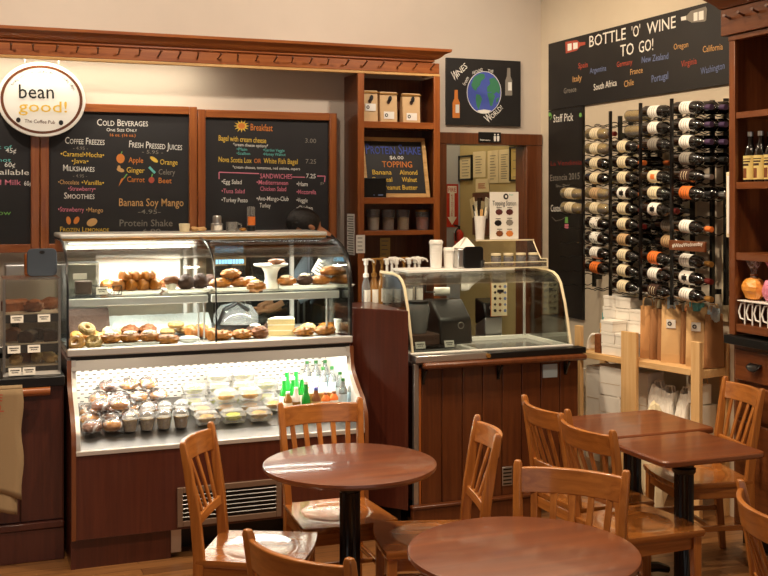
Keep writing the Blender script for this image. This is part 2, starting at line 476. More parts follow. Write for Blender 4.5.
# ================================================================ SETTING
YW, XR = 7.2, 4.066
struct('floor', G().box(-3.2, 4.3, -2.5, 8.7, -.1, 0), 'floor', ang=0)
g = G()
g.box(-3.2, 3.267, YW, YW+.12, 0, 3.5); g.box(3.93, XR+.12, YW, YW+.12, 0, 3.5); g.box(3.267, 3.93, YW, YW+.12, 2.2, 3.5)
struct('wall_back', g, 'wall', ang=0)
struct('wall_right', G().box(XR, XR+.12, -2.5, YW, 0, 3.5), 'wallr', ang=0)
struct('wall_left', G().box(-3.2, -3.08, -2.5, YW, 0, 3.5), 'wall', ang=0)
struct('ceiling', G().box(-3.2, 4.3, -2.5, 8.7, 3.5, 3.6), 'ceil', ang=0)
struct('wall_corridor_right', G().box(3.985, 4.1, YW+.12, 8.45, 0, 3.5), 'olive', ang=0)
struct('wall_corridor_back', G().box(2.9, 4.1, 8.45, 8.55, 0, 3.5), 'greyblue', ang=0)
struct('wall_corridor_left', G().box(2.8, 2.9, YW+.12, 8.55, 0, 3.5), 'olive', ang=0)
g = G(); g.box(3.19, 3.275, 7.165, 7.215, 0, 2.19); g.box(3.925, 4.055, 7.165, 7.215, 0, 2.19); g.box(3.19, 4.055, 7.16, 7.215, 2.19, 2.275)
g.box(3.255, 3.275, 7.215, 7.34, 0, 2.19); g.box(3.925, 3.945, 7.215, 7.34, 0, 2.19); g.box(3.255, 3.945, 7.215, 7.34, 2.19, 2.21)
struct('door_1', g, 'trimd', bevel=.004)

# ---- notices in the corridor (on its right wall X=3.985)
def sheet_x(name, label, cat, c, X, paper, frame=None, lines=6, group=None, lm='ck_g', hd=None):
    """paper fixed to a wall whose face points to -X; c = pixel quad x0,y0(top) x1,y1(bottom)"""
    x0, y0, x1, y1 = c
    a, b = at(x0, y0, X=X), at(x1, y1, X=X)
    t = thing(name, label, cat, (X, (a.y+b.y)/2, b.z), group=group)
    if frame:
        g = G(); w = .014
        ya, yb, za, zb = b.y, a.y, b.z, a.z
        for q in ((ya, ya+w, za, zb), (yb-w, yb, za, zb), (ya, yb, za, za+w), (ya, yb, zb-w, zb)): g.box(X-.018, X, *q)
        obj('frame', g, frame, t)
        g = G().box(X-.008, X-.001, ya+w, yb-w, za+w, zb-w)
    else: g = G().box(X-.004, X-.0005, b.y, a.y, b.z, a.z)
    obj('sheet', g, paper, t, ang=0)
    s = Txt(X=X-.008 if frame else X-.004); hgt = y1-y0; sl = (y0-HY)/(x0+40)
    if hd: s.fit(hd, x0+2, y0+4+0*sl, x1-2, y0+4+(x1-x0)*sl, 2.0, 'redm')
    for k in range(lines):
        y = y0+5+(hgt-9)*k/max(1, lines-1); q = rnd.uniform(.6, 1)
        s.line([(x0+2.2, y), (x0+2.2+(x1-x0-4.4)*q, y+(x1-x0-4.4)*q*(y-HY)/(x0+40))], .7, lm)
    s.done('print', t)
    return t
CX = 3.984
sheet_x('certificate', 'black framed certificate, leftmost paper on the corridor wall', 'certificate', (460, 156, 473, 180), CX, 'cream', 'black', 6)
sheet_x('notice', 'cream licence sheet next to the black framed certificate', 'notice', (473.5, 152, 486, 177), CX, 'cream', None, 7)
sheet_x('notice', 'tall cream sheet with small red lines on the corridor wall', 'notice', (488, 151, 498.5, 183), CX, 'cream', None, 9)
sheet_x('notice', 'tall cream sheet left of the yellow poster in the corridor', 'notice', (499, 150, 510.5, 182.5), CX, 'cream', None, 11)
sheet_x('notice', 'yellow poster nearest the door jamb in the corridor', 'poster', (511, 147, 523, 181), CX, 'yellowp', 'black', 4)
sheet_x('notice', 'small paper with red print below the certificates', 'notice', (476, 179, 489.5, 192), CX, 'cream', None, 3, lm='redm')
# pin board with hooks and coats-like papers
a, b = at(474, 193, X=CX), at(492, 236, X=CX)
t = thing('pin_board', 'brown pin board with papers beyond the white straw cup', 'pin board', (CX, (a.y+b.y)/2, b.z))
obj('backing', G().box(CX-.015, CX, b.y, a.y, b.z, a.z), 'trimd', t, ang=0)
g = G()
for k in range(5):
    y = a.y-(a.y-b.y)*(k+.6)/5.4; z = a.z-.05-.03*(k % 2)
    g.m(k % 3).cb((CX-.025, y, z-.07), (.012, .07, .16), rx=.15*(k-2))
obj('pinned_paper', g, ['cream', 'paper', 'dark_cake'], t, ang=0)
# fire sign on grey wall
Y8 = 8.449
a, b = at(446, 184, Y=Y8), at(458, 227, Y=Y8)
t = thing('fire_sign', 'red fire extinguisher sign with a white arrow on the grey corridor wall', 'sign', ((a.x+b.x)/2, Y8, b.z))
obj('plate', G().box(a.x, b.x, Y8-.004, Y8, b.z, a.z), 'redm', t, ang=0)
s = Txt(Y=Y8-.004)
s.poly([(447.5, 186), (456.5, 186), (456.5, 193), (447.5, 193)], 'ck_w'); s.poly([(449.6, 193), (454.4, 193), (454.4, 217), (449.6, 217)], 'ck_w')
s.poly([(447.3, 217), (456.7, 217), (452, 225)], 'ck_w')
s.lift = .004; s.fit('FIRE', 448.2, 191.7, 455.8, 191.7, 4.2, 'redm')
for k, ch in enumerate('EXTINGUISHER'): s.fit(ch, 451 if ch != 'I' else 451.8, 196+k*1.85, 453 if ch != 'I' else 452.2, 196+k*1.85, 1.4, 'redm')
s.done('lettering', t)
p = at(459.5, 249, Y=8.35); zb = p.z
t = thing('fire_extinguisher', 'red fire extinguisher hanging in the corridor below the fire sign', 'fire extinguisher', (p.x, 8.36, zb))
obj('cylinder', G().lathe([(.036, zb), (.04, zb+.012), (.04, zb+.13), (.024, zb+.155), (.014, zb+.165)], 16, (p.x, 8.36, 0)), 'redm', t)
g = G(); g.cyl((p.x, 8.36, zb+.165), (p.x, 8.36, zb+.185), .012); g.cb((p.x-.02, 8.36, zb+.195), (.06, .014, .012), ry=.25)
obj('valve', g, 'black', t)
obj('hose', G().tube([(p.x-.02, 8.33, zb+.18), (p.x-.05, 8.32, zb+.15), (p.x-.05, 8.315, zb+.07)], .007), 'black', t)
obj('wall_hook', G().box(p.x-.012, p.x+.012, 8.4, 8.45, zb+.1, zb+.14), 'steel', t)

# ---- restroom sign, globe board
a, b = at(478.5, 132, Y=7.155), at(500.5, 142.5, Y=7.155)
t = thing('restroom_sign', 'small black restroom sign with two figures on the door lintel', 'sign', ((a.x+b.x)/2, 7.155, b.z))
obj('plate', G().box(a.x, b.x, 7.148, 7.158, b.z, a.z), 'black', t, ang=0)
s = Txt(Y=7.148); s.fit('Restrooms', 480, 140.6, 490, 140.9, 1.8, 'ck_w')
for x in (494.8, 498):
    s.blob(x, 134.6, .9, .9, 'ck_w'); s.poly([(x-1.2, 136), (x+1.2, 136), (x+1.2, 139), (x+.8, 141.4), (x-.8, 141.4), (x-1.2, 139)], 'ck_w')
s.done('lettering', t)

YB = 7.175
a, b = at(446.7, 57.5, Y=YB), at(520.6, 126.3, Y=YB)
t = thing('globe_chalkboard', 'square black chalkboard with a painted globe above the doorway', 'chalkboard', ((a.x+b.x)/2, YB, b.z))
obj('panel', G().box(a.x, b.x, YB, YW-.001, b.z, a.z), 'boardb', t, ang=0)
s = Txt(Y=YB)
s.blob(484, 92.5, 17.3, 21.3, 'ck_w', 32, lift=.001); s.blob(484, 92.5, 16.7, 20.7, 'ck_bl', 32, lift=.002)
s.lift = .003
for pl in ([(471, 85), (474, 77), (480, 73.5), (484, 74), (485, 78), (481, 81), (480, 85), (477, 88), (476, 91), (473, 89)],
           [(476, 94), (480, 95), (482, 99), (480, 105), (478.5, 110), (476.5, 106), (475.5, 99)],
           [(489, 79), (494, 77.5), (498, 82), (500, 88), (499, 94), (496, 92), (494, 94), (491, 92), (487, 92), (487, 87), (490, 84)],
           [(487, 93), (492, 92.5), (495, 96), (493.5, 100), (492, 106), (490, 106), (488.5, 99)], [(496, 99), (499, 97), (498, 101), (496, 103)]):
    s.poly(pl, 'ck_eg')
s.poly([(477, 110.5), (484, 109.5), (491, 110.5), (488, 113), (480, 113)], 'ck_w')
s.fit('W', 453.5, 81, 459, 79, 10, 'ck_w'); s.fit('INES', 458, 77, 468, 67, 6, 'ck_w', shear=.2)
s.fit('from', 465, 86, 469, 78, 4, 'ck_w'); s.fit('AROUND', 472.5, 74.5, 483, 70.5, 3, 'ck_w'); s.fit('THE', 487.5, 72, 493, 73, 3, 'ck_w')
s.fit('W', 488, 123.5, 493, 119, 9, 'ck_w'); s.fit('ORLD!', 492.5, 119, 503, 108.5, 5, 'ck_w')
def chalk_bottle(s, x, y0, y1, w, m, lm, rot=0):
    h = y1-y0
    s.poly([(x-w*.22, y0), (x+w*.22, y0), (x+w*.25, y0+h*.3), (x+w*.5, y0+h*.45), (x+w*.5, y1), (x-w*.5, y1), (x-w*.5, y0+h*.45), (x-w*.25, y0+h*.3)], m)
    s.lift += .001; s.poly([(x-w*.1, y0+h*.52), (x+w*.42, y0+h*.52), (x+w*.42, y0+h*.82), (x-w*.1, y0+h*.82)], lm); s.lift -= .001
chalk_bottle(s, 456, 90, 118, 7.2, 'ck_o', 'ck_w'); chalk_bottle(s, 508.5, 68, 95.5, 7, 'ck_g', 'ck_w')
s.done('chalk_drawing', t)

# ================================================================ MENU BOARDS
def menu(name, label, xl, xr, zt, zb, fill):
    Yf, Yp = 7.13, 7.155
    t = thing(name, label, 'menu board', ((xl+xr)/2, YW-.03, zb), group=None)
    w = .052
    for q in (xl, xr-w): obj('frame_side', G().box(q, q+w, Yf, YW-.002, zb, zt), 'trim_z', t, bevel=.004)
    for q in (zt-w, zb): obj('frame_rail', G().box(xl+w, xr-w, Yf, YW-.002, q, q+w), 'trim', t, bevel=.004)
    obj('chalk_surface', G().box(xl+w, xr-w, Yp, YW-.002, zb+w, zt-w), 'board', t, ang=0)
    s = Txt(Y=Yp); fill(s); s.done('lettering', t)
def left_fill(s):
    for a in (('Extra Shot of', -40, 148.5, 12, 149, 4, 'c'), ('45¢', 5.5, 152.5, 16, 153.2, 5, 'w'), ('Hazelnut Shot', -45, 161, 11, 161.8, 4, 'c'), ('60¢', 4.5, 166.8, 15, 167.4, 5, 'w'),
              ('Soy Available', -35, 174, 29, 175, 5.5, 'w'), ('Almond Milk', -30, 184.5, 21, 185, 5.5, 'p'), ('60¢', 24, 185.5, 31.5, 185.8, 5, 'w'), ('mellow yellow', -50, 214.5, 11, 215, 5, 'gr')):
        s.fit(a[0], *a[1:6], 'ck_'+a[6])
def mid_fill(s):
    T = [('Cold Beverages', 97, 125.6, 148, 126.4, 7, 'w', 1), ('One Size Only', 106.5, 131.3, 137, 131.8, 3.4, 'w', 1), ('16 oz. (16 oz.)', 110, 136.3, 135.5, 136.8, 3, 'o', 0),
         ('Coffee Freezes', 65, 143.6, 104.5, 145, 7, 'w', 1), ('- 4.95 -', 73, 149.6, 88, 150, 3.4, 'g', 0), ('•Caramel•Mocha•', 60.5, 156, 104, 157.5, 5, 'y', 0), ('•Java•', 71.5, 163, 88.5, 163.4, 4.6, 'y', 0),
         ('Milkshakes', 63, 170.8, 94.5, 171.8, 6.5, 'w', 1), ('- 4.95 -', 73, 177.3, 87, 177.6, 3.4, 'g', 0), ('•Chocolate', 58, 184, 79, 184.6, 4.6, 't', 0), ('•Vanilla•', 81.5, 184.6, 104, 185, 4.6, 'y', 0),
         ('•Strawberry•', 68, 190.5, 95.5, 191, 4.4, 'p', 0), ('Smoothies', 64, 198.6, 94.5, 199, 6.4, 'w', 1), ('•Strawberry', 58, 211.4, 84, 211.8, 4.8, 'p', 0), ('•Mango', 86, 212, 103, 212.4, 4.8, 't', 0),
         ('Frozen Lemonade', 60, 231.5, 109, 231.8, 5, 'y', 1), ('Fresh Pressed Juices', 129, 147.2, 182, 150.2, 7, 'w', 1), ('- 5.95 -', 142, 153.3, 163, 154.2, 3.6, 'g', 0),
         ('Apple', 128.5, 162.4, 143, 163, 5.6, 'o', 0), ('Orange', 160, 164.5, 177.5, 165, 5.6, 'y', 0), ('Ginger', 126.5, 172.4, 144.5, 173, 5.6, 'y', 0), ('Celery', 158.5, 174.4, 175, 174.8, 5.6, 'g', 0),
         ('Carrot', 127, 181.8, 144.5, 182.3, 5.6, 'o', 0), ('Beet', 158.5, 183, 171.5, 183.3, 5.6, 'o', 0), ('Banana Soy Mango', 119, 206, 183.5, 206.2, 8, 't', 0), ('-4.95-', 138, 213.7, 160.5, 213.8, 4.4, 'g', 0),
         ('Protein Shake', 119.5, 226.2, 172.5, 226.2, 7, 'g', 0), ('-6.00-', 139, 233, 164, 233, 4.4, 'g', 0)]
    for b, x0, y0, x1, y1, h, m, sc in T: s.fit(b, x0, y0, x1, y1, h, 'ck_'+m, bool(sc))
    s.blob(120.5, 158.5, 4.2, 4.8, 'ck_o', 12); s.line([(121, 154), (122, 151.5)], .9, 'ck_gr')
    s.blob(154, 159.5, 4.8, 2, 'ck_y', 10, rot=.6); s.blob(120.5, 170, 4, 2, 'ck_t', 10, rot=.3); s.blob(119, 167.5, 1.6, 2.2, 'ck_t', 8)
    s.line([(149, 167), (155, 173)], 2.4, 'ck_c'); s.poly([(118.5, 186.5), (121, 179), (125, 177)], 'ck_o'); s.line([(124, 178), (127, 174)], 1.2, 'ck_gr')
    s.blob(151.5, 180, 3, 3.2, 'ck_r', 10); s.line([(151.5, 177), (152.5, 173.8)], 1, 'ck_gr')
    s.blob(68.5, 220.5, 2.4, 4.2, 'ck_o', 9, rot=-.2); s.blob(76.5, 220.3, 2.6, 4.2, 'ck_o', 9, rot=.5); s.blob(92, 222.3, 5.6, 3.8, 'ck_t', 12, rot=-.4)
def right_fill(s):
    s.blob(241.5, 126, 8, 6.6, 'ck_y', 24, jag=.5); s.blob(241.5, 126, 3.6, 3, 'ck_o', 12, lift=.003)
    T = [('Breakfast', 250.5, 130.3, 272.5, 131.3, 7, 'o'), ('Bagel with cream cheese', 218.5, 140.5, 266, 143.2, 5.6, 'y'), ('3.00', 305, 142.6, 316, 143.2, 4.6, 'g'), ('*cream cheese options*', 233, 145.8, 268, 147.6, 3.2, 'w'),
         ('•Plain', 236.5, 150.4, 247, 150.8, 3, 'c'), ('•Garden Veggie', 263, 151.2, 284.5, 152, 3, 'c'), ('•Scallion', 236.5, 154.6, 250, 155, 3, 'c'), ('•Honey Walnut', 263, 155.4, 285.5, 156, 3, 'c'),
         ('Nova Scotia Lox', 218.5, 161.8, 251.5, 163, 5.4, 'y'), ('OR', 254, 163, 261, 163.2, 4.6, 'o'), ('White Fish Bagel', 263.5, 163.2, 297.5, 164.2, 5.4, 'y'), ('7.25', 305.5, 163.4, 316, 163.8, 4.6, 'g'),
         ('*cream cheese, tomatoes, red onions, capers', 232.5, 168.4, 300, 170.2, 3, 'w'), ('SANDWICHES', 260, 178.3, 292, 178.9, 5, 'p'), ('7.25', 306, 178, 315.5, 178.4, 4.6, 'w'),
         ('•Egg Salad', 221.5, 183.6, 241.5, 184.2, 4.6, 'w'), ('•Mediterranean', 256.5, 184.3, 288, 185, 4.6, 'p'), ('Chicken Salad', 260, 190.8, 286, 191.2, 4.6, 'p'), ('•Ham', 296.5, 186, 307.5, 186.2, 4.6, 'w'),
         ('•Tuna Salad', 221.5, 193, 244.5, 193.4, 4.6, 'p'), ('•Mozzarella', 296.5, 194, 316, 194.2, 4.6, 'p'), ('•Turkey Pesto', 221.5, 202, 247.5, 202.4, 4.6, 'w'), ('•Avo-Mango-Club', 256.5, 200.5, 288.5, 201, 4.6, 'w'),
         ('Turkey', 259.5, 207.4, 270.5, 207.6, 4.6, 'w'), ('•Veggie', 296.5, 202.2, 307.5, 202.4, 4.6, 'w'), ('•Chicken', 296.5, 210, 312.5, 210.2, 4.6, 'w'), ('p', 320.5, 184, 324, 184.2, 3, 'g')]
    for b, x0, y0, x1, y1, h, m in T: s.fit(b, x0, y0, x1, y1, h, 'ck_'+m)
    s.line([(219, 179), (219, 172.2), (259, 173.6)], 1, 'ck_p'); s.line([(292, 177), (305, 177.3)], .9, 'ck_p'); s.line([(317, 176), (325, 176.2), (324.4, 182)], 1, 'ck_p')
xa, xb, xc, xd = -.50, at(40, 110, Y=7.13).x, at(197.5, 110, Y=7.13).x, at(337, 120, Y=7.13).x
menu('menu_board', 'chalkboard menu at the far left, partly behind the oval sign', xa, xb-.002, 2.405, 1.46, left_fill)
menu('menu_board', 'middle chalkboard menu listing cold beverages and juices', xb+.002, xc-.002, 2.4, 1.46, mid_fill)
menu('menu_board', 'chalkboard menu listing breakfast and sandwiches, rightmost of the framed three', xc+.002, xd, 2.385, 1.46, right_fill)

# oval shop sign
c = at(42, 99.5, Y=7.05)
t = thing('oval_sign', 'white oval sign with a brown ring and lettering, hung over the menu boards', 'sign', (c.x, 7.05, c.z-.235))
def oval(g, a, b, y0, y1, n=56): g.hexa([(c.x+a*math.cos(2*PI*i/n), y0, c.z+b*math.sin(2*PI*i/n)) for i in range(n)], [(c.x+a*math.cos(2*PI*i/n), y1, c.z+b*math.sin(2*PI*i/n)) for i in range(n)]); return g
obj('sign_plate', oval(G(), .262, .232, 7.05, 7.08), 'paper', t, bevel=.004)
g = G()
n = 60
for k in range(n):
    a0, a1 = 2*PI*k/n, 2*PI*(k+1)/n
    q = [(c.x+r_*A*math.cos(a_), 7.0475, c.z+r_*B*math.sin(a_)) for a_, r_ in ((a0, 1), (a1, 1), (a1, .93), (a0, .93)) for A, B in ((.243, .212),)]
    g.face([g.bm.verts.new(p) for p in q])
obj('ring', g, M['trimd'], t, ang=0)
s = Txt(Y=7.05, lift=.003)
s.fit('bean', 19, 98.2, 54, 98.5, 14.5, 'hair'); s.fit('good!', 18.5, 111.5, 67, 112.5, 11.5, 'ck_y'); s.fit('The Coffee Pub', 24.5, 122.5, 55, 124, 3.6, 'trimd')
s.blob(18.3, 120, 2.3, 2.6, 'hair', 12); s.blob(61, 122.7, 2.3, 2.6, 'hair', 12)
for i, ch in enumerate('Morning Coffee · The Lunchtime Bite · The Evening Delight'):
    a = PI-.55-(PI-.9)*i/56
    x, y = 41.5+33.5*math.cos(a), 99.5-27*math.sin(a); dx, dy = math.sin(a)*.8*1.2, math.cos(a)*.66*1.2
    if ch not in ' ·': s.fit(ch, x-dx*.45, y-dy*.45, x+dx*.5, y+dy*.5, 2.6, 'greyd')
s.done('lettering', t)
for q in (-.1, .1): obj('hanging_wire', G().cyl((c.x+q, 7.065, c.z+.205), (c.x+q, 7.065, 2.737), .003, 6), 'steel', t)

# ================================================================ CORNICE with pegs
def zy(px, py, Y): return at(px, py, Y=Y).z
zt, Yc = 2.825, 6.85
xL = -.9; xE = at(452, 50, Y=6.84).x; xbE = at(439.5, 70, Y=6.93).x
zb = at(200, 66.3, Y=6.93).z
t = thing('cornice_shelf', 'long wooden cornice with a crown moulding and a row of pegs over the menu boards', 'cornice', ((xL+xE)/2, YW-.1, zb))
CB = 2.737
crown = [(YW-.002, CB), (6.93, CB), (6.918, CB+.008), (6.918, CB+.02), (6.90, CB+.026), (6.885, CB+.038), (6.868, CB+.056), (6.845, CB+.066), (6.838, CB+.07), (6.835, zt), (YW-.002, zt)]
g = G()
g.hexa([(xL, y, z) for y, z in crown], [(xE-.11+((6.93-y)/.095*.11 if y < 6.94 else 0), y, z) for y, z in crown])
obj('crown_moulding', g, 'trim', t)
obj('peg_board', G().box(xL, xbE, 6.93, 6.95, zb+.02, CB-.001), 'trim', t, bevel=.003)
obj('end_board', G().box(xbE-.02, xbE, 6.951, YW-.002, zb+.02, CB-.001), 'trim', t, bevel=.003)
obj('lit_bead', G().box(xL, xbE, 6.922, 6.956, zb, zb+.018), 'oak', t, bevel=.003)  # paler wood colour paints in the lamp glow along this bead
pxs = [11, 33.5, 56, 77, 98.5, 119, 139.5, 159, 179, 198.5, 218.5, 238.5, 257, 275, 293, 311, 329, 347, 365, 382.5, 399, 416, 432]
zp = (zb+.02+CB)/2+.012
for k, px in enumerate(pxs):
    x = at(px, 60, Y=6.9).x; tl = rnd.uniform(-.012, .012)
    g = G(); g.tube([(x, 6.93, zp-.016), (x+tl*.4, 6.905, zp-.008), (x+tl, 6.875, zp+.008)], [.0055, .005, .0065], 8); g.ell((x+tl, 6.872, zp+.01), (.009, .009, .009), 8, 6)
    obj('peg', g, 'trimd', t)
# lamp under the cornice
t = thing('strip_lamp', 'slim strip lamp under the cornice above the menu boards', 'lamp', (.35, 7.0, zb+.03))
obj('housing', G().box(-.85, 1.5, 6.975, 7.035, zb+.045, CB-.001), 'white', t)
obj('tube', G().cyl((-.83, 7.0, zb+.036), (1.48, 7.0, zb+.036), .008, 10), 'tube', t)

# ================================================================ SHELF UNIT below the cornice end
Y1 = 6.925; xs0, xs1 = at(357.5, 150, Y=Y1).x, at(439.5, 150, Y=Y1).x
t = thing('shelf_unit', 'tall open wooden shelf unit left of the doorway', 'shelf unit', ((xs0+xs1)/2, 7.06, 0))
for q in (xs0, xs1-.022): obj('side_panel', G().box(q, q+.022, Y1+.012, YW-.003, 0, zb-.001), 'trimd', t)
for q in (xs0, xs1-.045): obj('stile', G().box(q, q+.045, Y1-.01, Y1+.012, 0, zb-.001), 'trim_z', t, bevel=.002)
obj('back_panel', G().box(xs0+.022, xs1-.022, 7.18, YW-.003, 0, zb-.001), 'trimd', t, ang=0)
shz = []
for y0, y1 in ((122, 128.5), (197.5, 203.8), (230.5, 235)):
    z1, z0 = zy(400, y0, Y1), zy(400, y1, Y1); shz.append(z1)
    obj('shelf', G().box(xs0+.022, xs1-.022, Y1-.004, 7.18, z0, z1), 'trim', t, bevel=.002)
obj('shelf', G().box(xs0+.022, xs1-.022, Y1+.015, 7.18, 1.03, 1.06), 'trim', t)
# coffee bags on the top shelf
for k, (x0, x1, yt) in enumerate(((363, 378, 90), (380.5, 397.5, 91.5), (403, 420.5, 93))):
    a, b = at(x0, 123, Y=6.99), at(x1, 123, Y=6.99); z = shz[0]+.001; zt_ = at(x0, yt, Y=6.99).z
    t = thing('coffee_bag', 'kraft coffee bag with a dark bean window on the top shelf, %s of the three' % ['leftmost', 'middle', 'rightmost'][k], 'coffee bag', ((a.x+b.x)/2, 7.03, z), group='coffee bags on the top shelf')
    g = G(); w = (b.x-a.x)/2; cx = (a.x+b.x)/2
    g.hexa([(cx-w, 6.99, z), (cx+w, 6.99, z), (cx+w, 7.07, z), (cx-w, 7.07, z)], [(cx-w*1.02, 7.0, zt_-.02), (cx+w*1.02, 7.0, zt_-.02), (cx+w*.95, 7.05, zt_-.02), (cx-w*.95, 7.05, zt_-.02)])
    g.box(cx-w, cx+w, 7.0, 7.03, zt_-.02, zt_)
    obj('pouch', g, 'kraftc', t, bevel=.004)
    obj('tin_tie', G().box(cx-w-.006, cx+w+.006, 6.993, 6.999, zt_-.018, zt_-.008), 'gold', t)
    s = Txt(Y=6.993, lift=.004); mx = (x0+x1)/2
    s.blob(mx+.8, yt+8-.6*k, 1.9, 3.1, 'hair', 14, rot=.2); s.blob(mx-.6, yt+11-.6*k, 1.7, 2.2, 'dark_cake', 12)
    yl = yt+(13.5 if k == 0 else 20)
    s.poly([(mx-5.4, yl), (mx+5, yl+.3), (mx+5, yl+7.6), (mx-5.4, yl+7.2)], 'paper', .005)
    s.blob(mx-2.8, yl+3.7, 1.6, 1.8, 'hair', 12, lift=.006); s.blob(mx-2.8, yl+3.7, .8, .9, 'paper', 10, lift=.007)
    s.done('bag_label', t)
# protein shake board, leaning
zs = shz[1]
t = thing('framed_chalkboard', 'pale wood framed protein shake chalkboard leaning on the shelf', 'chalkboard', ((xs0+xs1)/2, 7.0, zs))
xA, xB = at(361, 197, Y=6.98).x+.02, at(429, 197, Y=6.98).x; zT = at(400, 138, Y=7.1).z
lean = math.atan2(.10, zT-zs); Lh = math.hypot(.10, zT-zs)
T4 = Matrix.Translation((0, 6.955, zs+.001)) @ Matrix.Rotation(-lean, 4, 'X')
g = G(); w = .028
xa2, xb2 = xA+.0, xB-.0
for q in ((xa2, xa2+w, 0, Lh), (xb2-w, xb2, 0, Lh), (xa2+w, xb2-w, 0, w), (xa2+w, xb2-w, Lh-w, Lh)): g.box(q[0], q[1], 0, .02, q[2], q[3], T4)
obj('frame', g, 'oak', t, bevel=.002)
obj('chalk_surface', G().box(xa2+w, xb2-w, .008, .018, w, Lh-w, T4), 'boardb', t, ang=0)
s = Txt(Y=6.97, n=(0, -math.cos(lean), math.sin(lean)))
EY = (T4.to_3x3() @ Vector((0, 0, 1)))
def lt(body, fx0, fx1, fz, cap, m, sc=False):
    a = T4 @ Vector((xa2+w+(xb2-xa2-2*w)*fx0, .007, fz*Lh)); b = T4 @ Vector((xa2+w+(xb2-xa2-2*w)*fx1, .007, fz*Lh))
    s.raw(body, a, b-a, cap, m, sc, up=EY)
lt('Protein Shake', .02, .97, .72, .075, 'ck_bl', True); lt('$6.00', .42, .66, .635, .025, 'ck_w'); lt('TOPPING', .28, .8, .5, .045, 'ck_o')
lt('Banana', .1, .43, .38, .035, 'ck_y'); lt('Almond', .57, .88, .38, .035, 'ck_y'); lt('Oatmeal', .08, .43, .26, .035, 'ck_y'); lt('Walnut', .6, .86, .26, .035, 'ck_y'); lt('Peanut Butter', .28, .86, .13, .035, 'ck_y')
s.done('lettering', t)
a, b = at(363.3, 197, Y=6.94), at(386, 178, Y=6.94)
t = thing('card_reader', 'small black box in front of the protein shake board', 'box', ((a.x+b.x)/2, 6.94, zs))
obj('casing', G().box(a.x, b.x, 6.93, 6.95, zs+.001, b.z), 'black', t, bevel=.004)
s = Txt(Y=6.929); s.blob(374, 195, .8, .5, 'ck_b', 8); s.poly([(378, 194.4), (383, 194.4), (383, 195.5), (378, 195.5)], 'ck_b'); s.done('badge', t)
# clear tubs on third shelf
for k, (x0, x1, yt, fill) in enumerate(((354.5, 365.5, 209, 'cold'), (369.5, 382, 209.5, 'cold'), (384.5, 397, 210, 'grain'), (399.5, 412, 210, 'crumb'), (418.5, 431.5, 210, 'orange'))):
    x0 = max(x0, 362.5); a, b = at(x0, 231, Y=7.0), at(x1, 231, Y=7.0); z = shz[2]; zt_ = at(x0, yt, Y=7.0).z; cx, r = (a.x+b.x)/2, (b.x-a.x)/2
    nm = ['white powder, leftmost on the shelf', 'white powder, second from the left', 'mixed nuts', 'pale cereal', 'orange filling, rightmost'][k]
    t = thing('food_tub', 'clear lidded tub of '+nm, 'tub', (cx, 7.05, z), group='tubs on the third shelf')
    obj('tub', G().lathe([(r*.86, z+.001), (r, zt_-.012)], 18, (cx, 7.05, 0)), 'clam', t)
    obj('contents', G().lathe([(r*.82, z+.004), (r*.9, z+(zt_-z)*.62), (.001, z+(zt_-z)*.66)], 18, (cx, 7.05, 0)), fill, t)
    obj('lid', G().lathe([(r*1.04, zt_-.012), (r*1.04, zt_), (r*.9, zt_+.003)], 18, (cx, 7.05, 0)), 'clam' if k < 4 else 'gold', t)
# note papers
def note_y(label, q, Y, m, lines=4, cat='note'):
    a, b = at(q[0], q[1], Y=Y), at(q[2], q[3], Y=Y)
    t = thing('paper_note', label, cat, ((a.x+b.x)/2, Y, b.z))
    obj('sheet', G().box(a.x, b.x, Y-.003, Y, b.z, a.z), m, t, ang=0)
    s = Txt(Y=Y-.003, lift=.0015)
    for k in range(lines):
        y = q[1]+3+(q[3]-q[1]-6)*k/max(1, lines-1); s.line([(q[0]+1.5, y), (q[0]+1.5+(q[2]-q[0]-3)*rnd.uniform(.6, 1), y)], .8, 'ck_g')
    s.done('print', t)
note_y('white paper note on the shelf unit edge under the tubs', (356, 235, 364.8, 253), Y1-.011, 'paper')
note_y('yellowish note hanging inside the shelf unit above the pumps', (380, 238, 390, 257), 7.178, 'yellowp')
a, b = at(343, 214, Y=7.0), at(353.5, 255, Y=7.0)
t = thing('receipt_roll', 'long strip of printed receipts on the left side of the shelf unit', 'receipts', (xs0, 7.05, b.z))
obj('strip', G().box(xs0-.006, xs0-.0005, 6.98, 7.12, b.z, a.z), 'paper', t, ang=0)
g = G()
for k in range(16): g.box(xs0-.007, xs0-.006, 6.99, 7.09+.02*(k % 2), b.z+.01+k*.0165, b.z+.017+k*.0165)
obj('print', g, 'ck_g', t, ang=0)
# ================================================================ LEFT COUNTER
t = thing('side_counter', 'dark panelled counter at the far left with a black top', 'counter', (-.5, 6.0, 0))
YL = 5.66
obj('carcass', G().box(-1.4, .485, YL+.012, 6.35, .16, .865), 'case', t, ang=0)
g = G(); xx = .485
for k in range(6): obj('board', G().box(xx-.205, xx-.004, YL, YL+.012, .2, .865), 'case', t, bevel=.003); xx -= .205
obj('skirting', G().box(-1.4, .485, YL-.012, 6.3, 0, .16), 'case', t, bevel=.003)
obj('skirting_cap', G().box(-1.4, .485, YL-.02, YL+.012, .16, .195), 'case', t, bevel=.006)
obj('worktop', G().box(-1.4, .488, YL-.03, 6.38, .866, .915), 'black', t, bevel=.004)
zr = .85
for x in (.02, .36): obj('rail_bracket', G().box(x-.01, x+.01, YL-.05, YL, zr-.02, zr+.012), 'bmetal', t)
obj('rail', G().cyl((-1.3, YL-.06, zr), (at(50, 388, Y=YL-.06).x, YL-.06, zr), .021, 14), 'trim', t)
